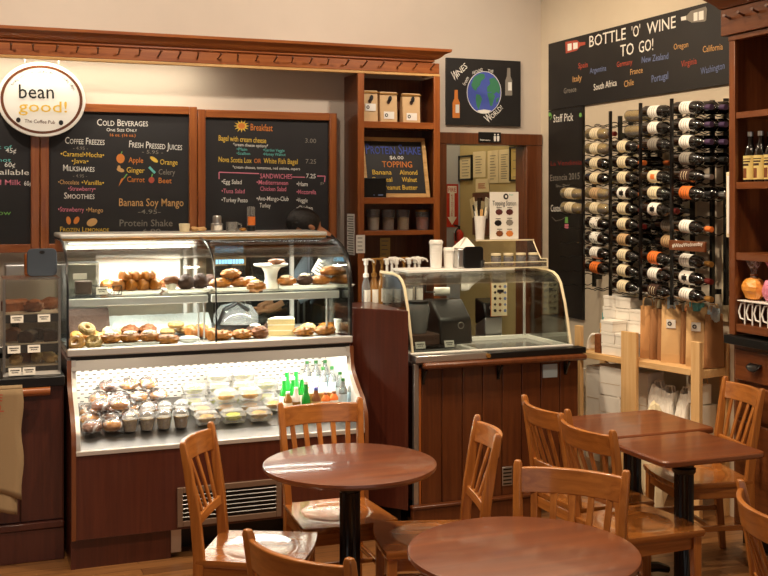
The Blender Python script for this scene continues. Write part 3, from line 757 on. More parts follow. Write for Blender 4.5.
# burlap sack over the rail
a = at(22.5, 384, Y=YL-.09); b = at(0, 497, Y=YL-.09)
t = thing('burlap_sack', 'burlap coffee sack with red letters draped over the counter rail', 'sack', (-.1, YL-.08, b.z))
xr = a.x; xl = -.42
def sack(yo):
    def f(u, v):
        x = xl+(xr-xl)*u; dz = .03*math.sin(u*9+1)*v**3
        return Vector((x+.006*math.sin(v*12), yo-.006*math.sin(u*14)*v-.02*v, .874-(.874-b.z)*v+dz*1.2))
    return f
g = G(); g.grid(sack(YL-.085), 20, 16)
obj('front_fold', g, 'burlap', t, solid=.006)
g = G(); g.grid(lambda u, v: Vector((xl+(xr-xl)*u, YL-.06-.024*math.cos(v*PI), .874+.012*math.sin(v*PI))), 10, 8)
obj('rail_fold', g, 'burlap', t, solid=.005)
g = G(); g.grid(lambda u, v: Vector((xl+.03+(xr-xl-.055)*u, YL-.095-.012*v+.006*math.sin(u*25), b.z+.06-(.13+.03*math.sin(u*7))*v)), 20, 6)
obj('back_fold', g, 'burlap', t, solid=.005)
s = Txt(Y=YL-.1, lift=.004); s.fit('COFFEE', -36, 401, 2.3, 401, 7, 'redm'); s.fit('BRAZIL', -36, 411.5, 4, 411.5, 6.5, 'redm'); s.done('lettering', t)

# acrylic pastry cabinet on the left counter
ac0, ac1 = -.02, .40; ay0, ay1 = 5.70, 6.0; az0 = .916; az1 = at(30, 280, Y=ay0).z
ac0 = at(3, 330, Y=ay0).x; ac1 = at(60.5, 330, Y=ay0).x
t = thing('pastry_cabinet', 'small clear acrylic pastry cabinet with three shelves at the far left', 'display cabinet', ((ac0+ac1)/2, (ay0+ay1)/2, az0))
obj('base', G().box(ac0, ac1, ay0, ay1, az0, az0+.02), 'white', t)
for q in (ac0, ac1-.006): obj('side_pane', G().box(q, q+.006, ay0, ay1, az0+.02, az1), 'acryl', t, ang=0)
obj('top_pane', G().box(ac0, ac1, ay0, ay1, az1, az1+.006), 'acryl', t, ang=0)
obj('front_pane', G().box(ac0+.006, ac1-.006, ay0-.001, ay0+.004, az0+.02, az1), 'acryl', t, ang=0)
for x in (ac0, ac1-.01): obj('corner_post', G().box(x-.002, x+.012, ay0-.006, ay0-.001, az0+.02, az1+.006), 'smoke', t, ang=0)
acz = []
for y in (365, 343, 313):
    z = at(30, y, Y=ay0+.03).z; acz.append(z)
    obj('shelf', G().box(ac0+.007, ac1-.007, ay0+.012, ay1-.008, z-.006, z), 'whitem', t)
    obj('price_strip', G().box(ac0+.007, ac1-.007, ay0+.006, ay0+.011, z-.045, z-.004), 'slate', t, ang=0)
obj('back_pane', G().box(ac0+.006, ac1-.006, ay1-.006, ay1, az0+.02, az1), 'acryl', t, ang=0)

# ---------------------------------------------------------------- food kinds
def k_croissant():
    t = thing('croissant', 'x', 'croissant', world=False)
    pts, rs = [], []
    for i in range(21):
        a = (i/20-.5)*2.3; pts.append((.054*math.sin(a), -.042*math.cos(a)+.022, .026)); rs.append((.028*math.cos(a*.66)**.8+.004)*(1+.16*abs(math.sin(i*1.25))))
    obj('roll', G().tube(pts, rs, 10), 'crust', t); return t
def k_bagel(m='bagel'):
    def f():
        t = thing('bagel', 'x', 'bagel', world=False)
        obj('ring', G().torus((0, 0, .018), .028, .019, 18, 8, sz=.9), m, t); return t
    return f
def k_muffin(m='bread', cup='paper'):
    def f():
        t = thing('muffin', 'x', 'muffin', world=False)
        obj('cup', G().lathe([(.026+.0025*(i % 2), 0) for i in range(1)]+[(.026, 0), (.036, .045)], 24), cup, t)
        obj('top', G().ell((0, 0, .05), (.044, .044, .03), 14, 8, amp=.07, seed=3), m, t); return t
    return f
def k_loaf(m='bread', d=(.12, .07, .06)):
    def f():
        t = thing('loaf_slice', 'x', 'loaf', world=False)
        n = 12; g = G()
        prof = [(-d[1]/2, 0), (d[1]/2, 0), (d[1]/2*1.02, d[2]*.6)]+[(d[1]/2*1.08*math.cos(PI*i/n), d[2]*.68+d[2]*.34*math.sin(PI*i/n)) for i in range(n+1)]+[(-d[1]/2*1.02, d[2]*.6)]
        g.prism(prof, 'X', -d[0]/2, d[0]/2); obj('loaf', g, m, t, bevel=.004); return t
    return f
def k_pastry(m='crust', r=(.055, .045, .022), topm='cold'):
    r = (r[0], r[1], r[2]*1.25)
    def f():
        t = thing('pastry', 'x', 'pastry', world=False)
        obj('dough', G().ell((0, 0, r[2]*.85), r, 26, 14, amp=.13, seed=int(r[0]*1000)+len(m), freq=4), m, t, ang=70)
        if topm: obj('topping', G().ell((0, 0, r[2]*1.65), (r[0]*.62, r[1]*.6, r[2]*.4), 18, 9, amp=.22, seed=2, freq=4), topm, t)
        return t
    return f
def k_cake():
    t = thing('cake_slice', 'x', 'cake', world=False)
    tri = [(-.075, -.05), (.075, -.05), (.06, .06), (-.03, .06)]
    z = 0
    for i in range(3): obj('sponge', G().prism(tri, 'Z', z, z+.026), 'crumb', t); z += .026; obj('cream', G().prism([(x*1.01, y*1.01) for x, y in tri], 'Z', z, z+.006), 'cold', t); z += .006
    return t
def k_tray(w, d, m='whitem', h=.016):
    def f():
        t = thing('tray', 'x', 'tray', world=False)
        obj('dish', G().hexa([(-w/2+.012, -d/2+.012, 0), (w/2-.012, -d/2+.012, 0), (w/2-.012, d/2-.012, 0), (-w/2+.012, d/2-.012, 0)], [(-w/2, -d/2, h), (w/2, -d/2, h), (w/2, d/2, h), (-w/2, d/2, h)]), m, t, bevel=.003); return t
    return f
def k_tag():
    t = thing('price_tag', 'x', 'price tag', world=False)
    obj('card', G().hexa([(-.03, 0, 0), (.03, 0, 0), (.03, .003, 0), (-.03, .003, 0)], [(-.03, .012, .036), (.03, .012, .036), (.03, .015, .036), (-.03, .015, .036)]), 'paper', t, ang=0)
    g = G()
    for z, w in ((.024, .022), (.014, .016)):
        y = .012*z/.036-.001; g.face([g.bm.verts.new(q) for q in ((-w, y, z-.003), (w, y, z-.003), (w, y+.002, z+.003), (-w, y+.002, z+.003))])
    obj('print', g, 'hair', t, ang=0); return t
def k_clam(fill):
    def f():
        t = thing('clamshell_box', 'x', 'salad box', world=False)
        w, d = .06, .05
        obj('tray', G().hexa([(-w*.85, -d*.85, 0), (w*.85, -d*.85, 0), (w*.85, d*.85, 0), (-w*.85, d*.85, 0)], [(-w, -d, .036), (w, -d, .036), (w, d, .036), (-w, d, .036)]), 'clam', t)
        obj('food', G().ell((0, 0, .026), (w*.8, d*.8, .022), 14, 8, amp=.06, seed=4), fill, t)
        obj('lid', G().hexa([(-w*1.04, -d*1.04, .037), (w*1.04, -d*1.04, .037), (w*1.04, d*1.04, .037), (-w*1.04, d*1.04, .037)], [(-w*.8, -d*.8, .062), (w*.8, -d*.8, .062), (w*.8, d*.8, .062), (-w*.8, d*.8, .062)]), 'clam', t)
        return t
    return f
def k_wrap(m='bagel'):
    def f():
        t = thing('wrapped_bagel', 'x', 'bagel', world=False)
        obj('bagel', G().torus((0, 0, .028), .028, .022, 18, 8, sz=.95), m, t)
        g = G(); g.ell((0, 0, .032), (.054, .054, .034), 16, 10, amp=.07, seed=9, freq=4); g.tube([(.03, 0, .052), (.04, .004, .064), (.05, .008, .075)], [.014, .007, .016], 8)
        obj('plastic_wrap', g, 'film', t); return t
    return f
def k_cup(m):
    def f():
        t = thing('clear_cup', 'x', 'cup', world=False)
        obj('cup', G().lathe([(.03, 0), (.04, .06), (.043, .062)], 18), 'clam', t)
        obj('contents', G().lathe([(.027, .003), (.036, .056), (.001, .06)], 18), m, t)
        obj('dome_lid', G().lathe([(.043, .0625), (.036, .085), (.016, .1), (.001, .102)], 18), 'clam', t); return t
    return f
def k_bottle(glass, lab, cap, h=.2, r=.03, neck=.5):
    def f():
        t = thing('drink_bottle', 'x', 'bottle', world=False)
        obj('bottle', G().lathe([(r*.9, 0), (r, .006), (r, h*neck), (r*.9, h*(neck+.08)), (r*.5, h*(neck+.2)), (r*.44, h*.93)], 16), glass, t)
        if lab: obj('label', G().lathe([(r*1.015, h*.12), (r*1.015, h*(neck-.04))], 16, cap=False), lab, t)
        obj('cap', G().lathe([(r*.46, h*.92), (r*.46, h), (r*.3, h*1.003)], 12), cap, t); return t
    return f
K = dict(croissant=Kind(k_croissant), bagel=Kind(k_bagel()), dbagel=Kind(k_bagel('grain')), muffin=Kind(k_muffin('dark_cake', 'trimd')), cmuffin=Kind(k_muffin('bread', 'paper')), loaf=Kind(k_loaf()), wloaf=Kind(k_loaf('dark_cake', (.11, .07, .055))),
         danish=Kind(k_pastry()), scone=Kind(k_pastry('bread', (.05, .045, .026), None)), cookie=Kind(k_pastry('bread', (.048, .048, .012), None)), cake=Kind(k_cake), tag=Kind(k_tag), yscone=Kind(k_pastry('crust', (.06, .045, .022), None)),
         dark=Kind(k_pastry('dark_cake', (.05, .04, .025), 'cold')), salad=Kind(k_clam('salad')), fruit=Kind(k_clam('fruit')), grainb=Kind(k_clam('grain')), wrap=Kind(k_wrap()), dwrap=Kind(k_wrap('bread')), gcup=Kind(k_cup('grain')), ycup=Kind(k_cup('fruit')),
         cakeball=Kind(k_pastry('dark_cake', (.042, .042, .034), None)), slice=Kind(k_pastry('crumb', (.05, .03, .022), None)))
def on(kind, px, Y, z, label, rz=0, group=None, tilt=0, py=250):
    """stands a thing on a surface of height z at depth Y, in the photo column px"""
    x = at(px, py, Y=Y).x
    return K[kind].put((x, Y, z), (tilt, 0, rz), label, group)
# contents of the acrylic cabinet
e = .001
z0, z1, z2 = acz
on('loaf', 15, 5.85, z2+e, 'brown loaf slice on the top shelf of the acrylic pastry cabinet', .3, py=305)
on('scone', 34, 5.79, z2+e, 'large nut cluster pastry, front one on the top shelf of the acrylic cabinet', 0, py=305)
on('scone', 50, 5.9, z2+e, 'nut cluster pastry behind the front one on the top shelf of the acrylic cabinet', .8, py=305)
on('loaf', 12, 5.87, z1+e, 'brown bread slice at the left of the middle acrylic shelf', 1.4, py=335)
for k, (px, Y) in enumerate(((28, 5.79), (39, 5.88), (50, 5.80))):
    on('wloaf', px, Y, z1+e, 'dark nutty slice on the middle acrylic shelf, %s of three' % ['left', 'middle', 'right'][k], 1.25+.15*k, 'dark slices in the acrylic cabinet', py=335)
for k, (px, Y, kd) in enumerate(((16, 5.78, 'slice'), (25, 5.88, 'loaf'), (36, 5.84, 'slice'), (47, 5.91, 'slice'), (50, 5.79, 'slice'))):
    on(kd, px, Y, z0+e, 'tan cake piece on the bottom acrylic shelf, %s from the left' % ORD[k], 1.2+.2*k, 'cake pieces on the bottom acrylic shelf', py=358)
for k, (px, zz, w) in enumerate(((17, z2, 'top left'), (44, z2, 'top right'), (14, z1, 'middle left'), (34, z1, 'middle right'), (15, z0, 'bottom left'), (29, z0, 'bottom right'))):
    x = at(px, 330, Y=5.69).x
    K['tag'].put((x, ay0-.0025-.0146, zz-.042), 0, 'small white price tag on the acrylic cabinet, '+w, 'price tags of the acrylic cabinet')
# tablet
a, b = at(27, 280, Y=5.85), at(57, 248, Y=5.85)
t = thing('tablet_stand', 'dark slate tablet seen from behind on top of the acrylic cabinet', 'tablet', ((a.x+b.x)/2, 5.85, az1+.007))
ang_ = math.radians(8); zz = az1+.008
T4 = Matrix.Translation(((a.x+b.x)/2, 5.84, zz)) @ Matrix.Rotation(-ang_, 4, 'X')
w, h = (b.x-a.x)/2, b.z-zz
rr = .025; pr = []
for cx, cz, a0 in ((w-rr, h-rr, 0), (-w+rr, h-rr, PI/2), (-w+rr, rr, PI), (w-rr, rr, 1.5*PI)):
    for i in range(5): pr.append((cx+rr*math.cos(a0+PI/2*i/4), cz+rr*math.sin(a0+PI/2*i/4)))
obj('shell', G().hexa([T4 @ Vector((x, 0, z)) for x, z in pr], [T4 @ Vector((x, .014, z)) for x, z in pr]), 'slate', t, bevel=.003)
obj('camera_lens', G().hexa([T4 @ Vector((.014*math.cos(q*PI/6), -.001, h-.02+.009*math.sin(q*PI/6))) for q in range(12)], [T4 @ Vector((.014*math.cos(q*PI/6), .0005, h-.02+.009*math.sin(q*PI/6))) for q in range(12)]), 'black', t, ang=0)
obj('stand_block', G().box(a.x-.01, b.x-.03, 5.88, 5.97, az1+.007, zz+h*.8), 'trim', t, bevel=.01)

# ================================================================ DISPLAY CASE
X0, X1, YC, YD = .50, 2.02, 5.42, 5.68
t = case = thing('display_case', 'curved glass bakery display case on a dark wood base', 'display case', ((X0+X1)/2, 5.9, 0))
prof = [(5.46, 0), (5.46, .14), (YC, .15), (YC, .60), (YC+.01, .66), (YC+.06, .73), (YC+.14, .79), (YC+.205, .845), (YC+.235, .90), (YD-.02, .985), (6.5, .985), (6.5, 0)]
for x in (X0, X1-.02): obj('end_panel', G().prism(prof, 'X', x, x+.02), 'case', t)
# copper edge bands of the end panels
for x in (X0-.001, X1-.021):
    g = G(); ed = prof[2:10]
    g.grid(lambda u, v: Vector((x+.022*v, *[(lambda k: (ed[k][0]-.002+(ed[min(k+1, 7)][0]-ed[k][0])*(u*7-k), ed[k][1]+(ed[min(k+1, 7)][1]-ed[k][1])*(u*7-k)))(min(int(u*7+1e-6), 7))][0])), 7, 1)
    obj('edge_band', g, 'hutch_z', t)
xa, xb = X0+.02, X1-.02
obj('front_panel', G().box(xa, xb, YC+.004, YC+.03, .15, .555), 'case', t, bevel=.002)
gx0, gx1 = at(177, 500, Y=YC).x, at(281, 500, Y=YC).x
obj('plinth', G().box(xa, at(171, 540, Y=5.47).x, 5.465, 5.5, 0, .15), 'case', t)
obj('plinth', G().box(at(296, 540, Y=5.47).x, xb, 5.465, 5.5, 0, .15), 'case', t)
obj('compressor_recess', G().box(gx0-.05, gx1+.1, 5.62, 5.63, .0, .15), 'black', t)
obj('recess_strip', G().box(at(171, 540, Y=5.46).x, at(177, 540, Y=5.46).x+.02, 5.455, 5.47, .03, .15), 'steel', t)
# louvre grille
gz0, gz1 = .165, .36
w = .028
for q in ((gx0, gx0+w, gz0, gz1), (gx1-w, gx1, gz0, gz1)): obj('grille_frame', G().box(q[0], q[1], YC-.012, YC+.003, q[2], q[3]), 'taupe', t, bevel=.002)
for q in (gz0, gz1-w): obj('grille_frame', G().box(gx0+w, gx1-w, YC-.012, YC+.003, q, q+w), 'taupe', t, bevel=.002)
obj('grille_back', G().box(gx0+w, gx1-w, YC-.0005, YC+.003, gz0+w, gz1-w), 'black', t)
for k in range(6):
    z = gz0+w+.012+k*(gz1-gz0-2*w-.012)/6
    obj('louvre', G().cb(((gx0+gx1)/2, YC-.006, z+.004), (gx1-gx0-2*w, .012, .003), rx=-.75), 'steeld', t)
# cooler well
obj('well_frame', G().box(xa, xb, YC-.002, YC+.022, .556, .578), 'alu', t, bevel=.002)
obj('well_lip', G().hexa([(xa, YC+.024, .556), (xb, YC+.024, .556), (xb, 5.56, .59), (xa, 5.56, .59)], [(xa, YC+.024, .566), (xb, YC+.024, .566), (xb, 5.56, .6), (xa, 5.56, .6)]), 'steeld', t)
obj('well_floor', G().prism([(5.56, .585), (6.12, .585), (6.12, .69), (5.56, .6)], 'X', xa, xb), 'steeld', t)
obj('slotted_back', G().hexa([(xa, 6.12, .6), (xb, 6.12, .6), (xb, 6.13, .6), (xa, 6.13, .6)], [(xa, 6.06, .965), (xb, 6.06, .965), (xb, 6.07, .965), (xa, 6.07, .965)]), 'slot', t, ang=0)
for x in (xa, xb-.004): obj('well_liner', G().prism([(YC+.03, .6), (YC+.02, .66), (YC+.07, .73), (YC+.15, .79), (YC+.21, .845), (YD-.02, .96), (6.05, .96), (6.12, .6)], 'X', x, x+.004), 'whitem', t, ang=0)
for x in (xa, xb-.022):
    g = G(); g.grid(lambda u, v: Vector((x+.022*v, YC-.002+(ed[min(int(u*7+1e-6), 6)][0]-YC+(ed[min(int(u*7+1e-6), 6)+1][0]-ed[min(int(u*7+1e-6), 6)][0])*(u*7-min(int(u*7+1e-6), 6)))*.98+.006, max(.57, ed[min(int(u*7+1e-6), 6)][1]+(ed[min(int(u*7+1e-6), 6)+1][1]-ed[min(int(u*7+1e-6), 6)][1])*(u*7-min(int(u*7+1e-6), 6))))), 28, 1)
    obj('well_frame', g, 'alu', t)
obj('cooler_tube', G().cyl((xa+.02, 5.84, .953), (xb-.02, 5.84, .953), .008, 8), 'tube', t)
# decks
obj('header', G().hexa([(xa, YD-.03, .932), (xb, YD-.03, .932), (xb, YD+.02, .932), (xa, YD+.02, .932)], [(xa, YD-.012, .982), (xb, YD-.012, .982), (xb, YD+.03, .982), (xa, YD+.03, .982)]), 'steel', t)
obj('seal', G().box(xa, xb, YD-.014, YD+.02, .983, 1.0), 'black', t)
obj('deck', G().box(xa, xb, YD+.02, 6.45, .968, 1.025), 'alu', t, ang=0)
obj('deck_rail', G().box(X0, X1, YD-.016, YD+.02, 1.0005, 1.04), 'alu', t, bevel=.006)
ZD = 1.026; ZS = 1.285
gl = [(YD, 1.04), (YD, 1.15), (YD, 1.27), (YD+.008, 1.34), (YD+.03, 1.41), (YD+.065, 1.465), (YD+.115, 1.51), (YD+.19, 1.543), (YD+.29, 1.567), (YD+.42, 1.579)]
xm = (X0+X1)/2+.0
for xx0, xx1 in ((X0+.012, xm-.004), (xm+.004, X1-.012)):
    lo = gl+[(y+.006, z-.003) for y, z in gl[::-1]]
    obj('curved_glass', G().prism(lo, 'X', xx0, xx1), 'glass', t)
def arc_band(name, x0, x1, m, d=.012):
    obj(name, G().prism([(y-.003, z+.001) for y, z in gl]+[(y+d, z-d*.6) for y, z in gl[::-1]], 'X', x0, x1), m, t)
arc_band('end_band', X0, X0+.010, 'black'); arc_band('centre_band', xm-.0035, xm+.0035, 'black'); arc_band('end_band', X1-.012, X1, 'black', .03)
endp = gl+[(6.45, 1.597), (6.45, 1.04)]
for x in (X0+.002, X1-.008): obj('end_glass', G().prism([(y+.012, z-.01) if z > 1.2 else (y+.012, z) for y, z in gl]+[(6.44, 1.569), (6.44, 1.04)], 'X', x, x+.005), 'glass', t)
obj('top_slab', G().box(X0, X1-.01, YD+.40, 6.5, 1.58, 1.604), 'alu', t, bevel=.008)
obj('top_lip', G().box(X0+.01, X1-.02, YD+.402, YD+.425, 1.56, 1.5795), 'gold', t)
obj('lamp_tube', G().cyl((xa+.03, 6.14, 1.56), (xm-.03, 6.14, 1.56), .012, 10), 'tube', t)
obj('lamp_reflector', G().box(xa, xm-.01, 6.17, 6.2, 1.52, 1.5795), 'whitem', t)
for k, (q0, q1) in enumerate(((xa, xm-.01), (xm+.01, xb))):
    obj('glass_shelf', G().box(q0, q1, 5.84, 6.40, ZS-.008, ZS), 'glass', t, ang=0)
    obj('shelf_rail', G().box(q0, q1, 5.835, 5.86, ZS-.05, ZS-.0085), 'alu', t, bevel=.004)
    obj('shelf_tube', G().cyl((q0+.02, 5.885, ZS-.03), (q1-.02, 5.885, ZS-.03), .006, 8), 'tube', t)
for x in (xa+.02, xm-.035, xm+.025, xb-.12):
    obj('upright', G().box(x, x+.022, 6.405, 6.43, ZD, 1.5795), 'alu', t)
obj('front_upright', G().box(xb-.07, xb-.062, 5.86, 5.868, ZD, ZS-.05), 'alu', t)
obj('front_upright', G().box(xm-.06, xm-.052, 5.86, 5.868, ZD, ZS-.05), 'alu', t)
obj('front_upright', G().box(xm-.03, xm-.022, 5.86, 5.868, ZD, ZS-.05), 'alu', t)
obj('rear_door', G().box(xm+.01, xb, 6.44, 6.446, 1.04, 1.5795), 'glass', t, ang=0)
obj('rear_door', G().box(xa, xm-.012, 6.44, 6.446, 1.04, 1.5795), 'glass', t, ang=0)
# white paper lining the back of the left upper shelf
a, b = at(96, 252, Y=6.39), at(180, 292, Y=6.39)
t = thing('paper_liner', 'white paper sheet lining the back of the upper left display shelf', 'paper', ((a.x+b.x)/2, 6.39, ZS+.001))
obj('sheet', G().box(a.x, b.x, 6.388, 6.392, ZS+.001, at(140, 255, Y=6.39).z), 'paper', t, ang=0)
# foil-lined back of the lower left deck
a, b = at(104, 315, Y=6.3), at(210, 325, Y=6.3)
t = thing('foil_tray', 'crumpled foil tray at the back of the lower left deck', 'tray', ((a.x+b.x)/2, 6.3, ZD))
g = G(); g.grid(lambda u, v: Vector((a.x+(b.x-a.x)*u, 6.2+.15*v, ZD+.012+.09*v+.003*math.sin(u*60+v*5)*math.cos(v*23))), 40, 8); g.box(a.x, b.x, 6.2, 6.36, ZD+.001, ZD+.012)
obj('foil', g, 'foil', t, ang=60)

# ---- upper left shelf
zs = ZS+e
def tray(px, Y, z, w, d, label, m='whitem', py=280):
    o = k_tray(w, d, m)(); x = at(px, py, Y=Y).x; o.location = (x, Y, z); o['label'] = label; return o
t = thing('jar', 'clear jar holding a dark brown square at the left end of the upper shelf', 'jar', (at(83, 270, Y=6.0).x, 6.0, zs))
cx = at(83, 270, Y=6.0).x
obj('glass', G().box(cx-.075, cx+.075, 5.93, 6.07, zs, zs+.17), 'acryl', t, ang=0); obj('brownie', G().cb((cx, 5.99, zs+.038), (.085, .07, .07)), 'dark_cake', t, bevel=.008); obj('lid_tag', G().cb((cx-.02, 5.96, zs+.1), (.07, .004, .03)), 'paper', t, ang=0)
t = thing('wire_basket', 'low black wire basket on the upper shelf beside the jar', 'basket', (at(108, 285, Y=5.92).x, 5.92, zs))
cx = at(107, 285, Y=5.92).x; g = G()
for zz in (zs+.004, zs+.05): g.tube([(cx-.07, 5.87, zz), (cx+.07, 5.87, zz), (cx+.07, 5.97, zz), (cx-.07, 5.97, zz)], .0025, 6, closed=True)
for k in range(8):
    x = cx-.07+.02*k; g.cyl((x, 5.87, zs+.004), (x+(.02 if k % 2 == 0 else -.0), 5.87, zs+.05), .0018, 5)
obj('wires', g, 'black', t)
K['tag'].put((at(102, 283, Y=5.855).x, 5.848, zs+.01), 0, 'white price tag in front of the wire basket', None)
tr = tray(133, 6.0, zs, .28, .2, 'long white tray under the croissants on the upper left shelf')
for k, (px, Y, dz, rz, tl, lab) in enumerate(((104, 6.24, .0, 1.3, 0, 'at the back left of the upper left shelf'), (116, 6.24, .0, 1.6, .0, 'at the back of the upper left shelf, behind the tray'), (115, 5.99, .018, 1.4, .1, 'on the white tray, leftmost'), (127, 6.0, .018, 1.6, .1, 'on the white tray, second from the left'), (139, 6.0, .018, 1.5, .1, 'on the white tray, third from the left'), (151, 6.0, .018, 1.7, .1, 'on the white tray, rightmost'),
                                           (121, 6.02, .068, 1.5, .2, 'stacked on the others, left one'), (133, 6.02, .068, 1.6, .2, 'stacked on the others, middle one'), (145, 6.02, .068, 1.4, .2, 'stacked on the others, right one'))):
    on('croissant', px, Y, zs+dz, 'golden croissant '+lab, rz, 'croissants on the upper left shelf', tl, 275)
for k, (px, Y, kd, lab) in enumerate(((150, 6.22, 'scone', 'pale scone behind the croissants'), (168, 6.22, 'scone', 'brown scone behind the white dish of cakes, left one'), (186, 6.22, 'dark', 'dark iced cake behind the white dish of cakes, right one'))):
    on(kd, px, Y, zs, lab, .4*k, None, 0, 275)
tr = tray(186, 5.98, zs, .24, .17, 'white dish under the dark cake balls on the upper left shelf')
for k, (px, Y, kd) in enumerate(((171, 5.96, 'cmuffin'), (185, 6.03, 'scone'), (186, 5.945, 'cakeball'), (200, 5.98, 'cakeball'))):
    on(kd, px, Y, zs+.017, ['crumb muffin at the left of the white dish', 'nut coated cake at the back of the white dish', 'round dark chocolate cake at the front of the white dish', 'dark chocolate cake at the right end of the white dish'][k], .3*k, None, 0, 280)
on('cakeball', 209, 6.12, zs, 'dark chocolate cake beside the centre glass joint', 0, None, 0, 280)
# ---- upper right shelf
tray(231, 6.0, zs, .24, .18, 'white tray of golden pastries left of the cake stand')
for k, (px, Y, dz) in enumerate(((220.5, 5.99, .017), (241, 6.0, .017), (231, 6.0, .067))):
    on('yscone', px, Y, zs+dz, 'golden pastry on the tray left of the cake stand, %s' % ['left', 'right', 'stacked on top'][k], .2*k, 'pastries left of the cake stand', 0, 285)
on('danish', 256, 5.9, zs, 'pale glazed pastry at the foot of the cake stand', .1, None, 0, 288); on('danish', 250, 6.2, zs, 'pale glazed pastry behind the tray left of the cake stand', .3, None, 0, 288)
cx = at(271, 285, Y=6.03).x
t = thing('cake_stand', 'white footed cake stand on the upper right shelf', 'cake stand', (cx, 6.03, zs))
obj('foot', G().lathe([(.05, zs), (.046, zs+.02), (.034, zs+.05), (.038, zs+.09), (.055, zs+.118)], 20, (cx, 6.03, 0)), 'whitem', t)
obj('plate', G().lathe([(.055, zs+.118), (.096, zs+.128), (.1, zs+.138), (.09, zs+.136), (.001, zs+.13)], 24, (cx, 6.03, 0)), 'whitem', t)
K['cookie'].put((cx+.03, 6.02, zs+.139), 0, 'brown cookie on top of the white cake stand', None)
tray(296, 6.0, zs, .22, .18, 'white tray of iced pastries right of the cake stand')
for k, (px, Y) in enumerate(((286.5, 6.0), (305, 6.0))):
    on('danish' if k < 1 else 'dark', px, Y, zs+.017, 'iced pastry on the tray right of the cake stand, %s' % ['left and pale', 'right and dark'][k], .3*k, 'iced pastries right of the cake stand', 0, 288)
tray(331, 6.0, zs, .24, .16, 'white tray of flat pastries at the right end of the upper shelf')
for k, (px, Y, dz) in enumerate(((320.5, 6.0, .017), (341, 6.0, .017), (330, 6.01, .067))):
    on('yscone', px, Y, zs+dz, 'flat golden pastry at the right end of the upper shelf, %s' % ['left', 'right', 'stacked on the other two'][k], .15*k, 'flat pastries at the right end', 0, 288)
x = at(318, 275, Y=6.2).x
t = thing('menu_card', 'tilted white card with writing at the back right of the upper shelf', 'card', (x, 6.2, zs))
T4 = Matrix.Translation((x, 6.2, zs+.052)) @ Matrix.Rotation(.55, 4, 'Y')
obj('card', G().box(-.05, .05, -.002, .002, 0, .09, T4), 'paper', t, ang=0)
g = G()
for k in range(4): g.box(-.035, .035-.012*(k % 2), -.0035, -.0021, .015+.018*k, .021+.018*k, T4)
obj('writing', g, 'hair', t, ang=0)
obj('easel', G().cyl((x, 6.21, zs+.0), (x+.01, 6.205, zs+.06), .004, 6), 'white', t)
# ---- lower deck left
zd = ZD+e
for k, (px, Y, dz, kd, tl) in enumerate(((77, 5.83, .012, 'bagel', .75), (94, 5.83, .012, 'dbagel', .7), (84, 5.93, .012, 'bagel', .6), (101, 5.94, .012, 'bagel', .5), (86, 5.875, .075, 'dbagel', .6), (77, 6.04, .012, 'bagel', .6), (94, 6.05, .012, 'bagel', .6))):
    on(kd, px, Y, zd+dz, 'loose bagel at the left of the lower deck, %s' % ['front left', 'front right, seeded', 'second row left', 'second row right', 'seeded, on top of the pile', 'back left', 'back right'][k], .2*k-.4, 'loose bagels on the lower deck', tl, 335)
tray(114, 6.1, zd, .15, .14, 'white tray of pale slices behind the bagels', py=330)
for k, px in enumerate((108, 120)): on('slice', px, 6.1, zd+.017, 'pale cake slice on the white tray behind the bagels, %s one' % ['left', 'right'][k], 1.4, None, 0, 330)
tray(139, 6.06, zd, .22, .16, 'black tray with two crumble cakes on the lower left deck', 'black', 330)
on('scone', 130, 6.06, zd+.017, 'crumble cake on the black tray, left one', .2, None, 0, 330); on('scone', 148, 6.06, zd+.017, 'crumble cake on the black tray, right one', .2, None, 0, 330)
tray(184, 6.05, zd, .27, .18, 'long black tray on the right of the lower left deck', 'black', 330)
for k, (px, Y, dz) in enumerate(((168, 6.06, .017), (184, 6.08, .017), (176, 6.06, .052))): on('dbagel', px, Y, zd+dz, 'seeded bagel on the long black tray, %s one' % ['left', 'right', 'topmost'][k], .3, 'seeded bagels on the long black tray', 0, 330)
for k, (px, Y) in enumerate(((188, 5.94), (199, 5.98), (209, 5.9))): on('croissant', px, Y, zd+(.017 if k < 2 else 0), 'glossy croissant roll on the lower left deck, %s one' % ['left', 'middle', 'right'][k], 1.5, 'croissant rolls on the lower left deck', 0, 330)
tray(130, 5.83, zd, .3, .12, 'white tray of powdered pastries at the front of the lower left deck', py=340)
for k, px in enumerate((111, 130, 149)): on('danish', px, 5.83, zd+.017, 'powdered pastry on the front white tray, %s from the left' % ORD[k], .1*k, 'powdered pastries on the front tray', 0, 340)
on('yscone', 168, 5.8, zd, 'small golden pastry in front of the seeded bagels', 0, None, 0, 340)
x = at(189, 345, Y=5.79).x
t = thing('napkin_pile', 'white folded paper in front of the croissant rolls', 'paper', (x, 5.79, zd))
obj('paper', G().ell((x, 5.79, zd+.02), (.06, .04, .02), 14, 8, amp=.06, seed=8), 'paper', t)
x = at(88, 325, Y=6.3).x
t = thing('chocolate_box', 'brown wedge shaped box at the back left of the lower deck', 'box', (x, 6.25, zd))
obj('carton', G().prism([(6.17, zd), (6.36, zd), (6.36, zd+.15), (6.29, zd+.15)], 'X', x-.11, x+.11), 'dark_cake', t); obj('edge_strip', G().box(x-.11, x+.11, 6.16, 6.17, zd, zd+.02), 'steel', t)
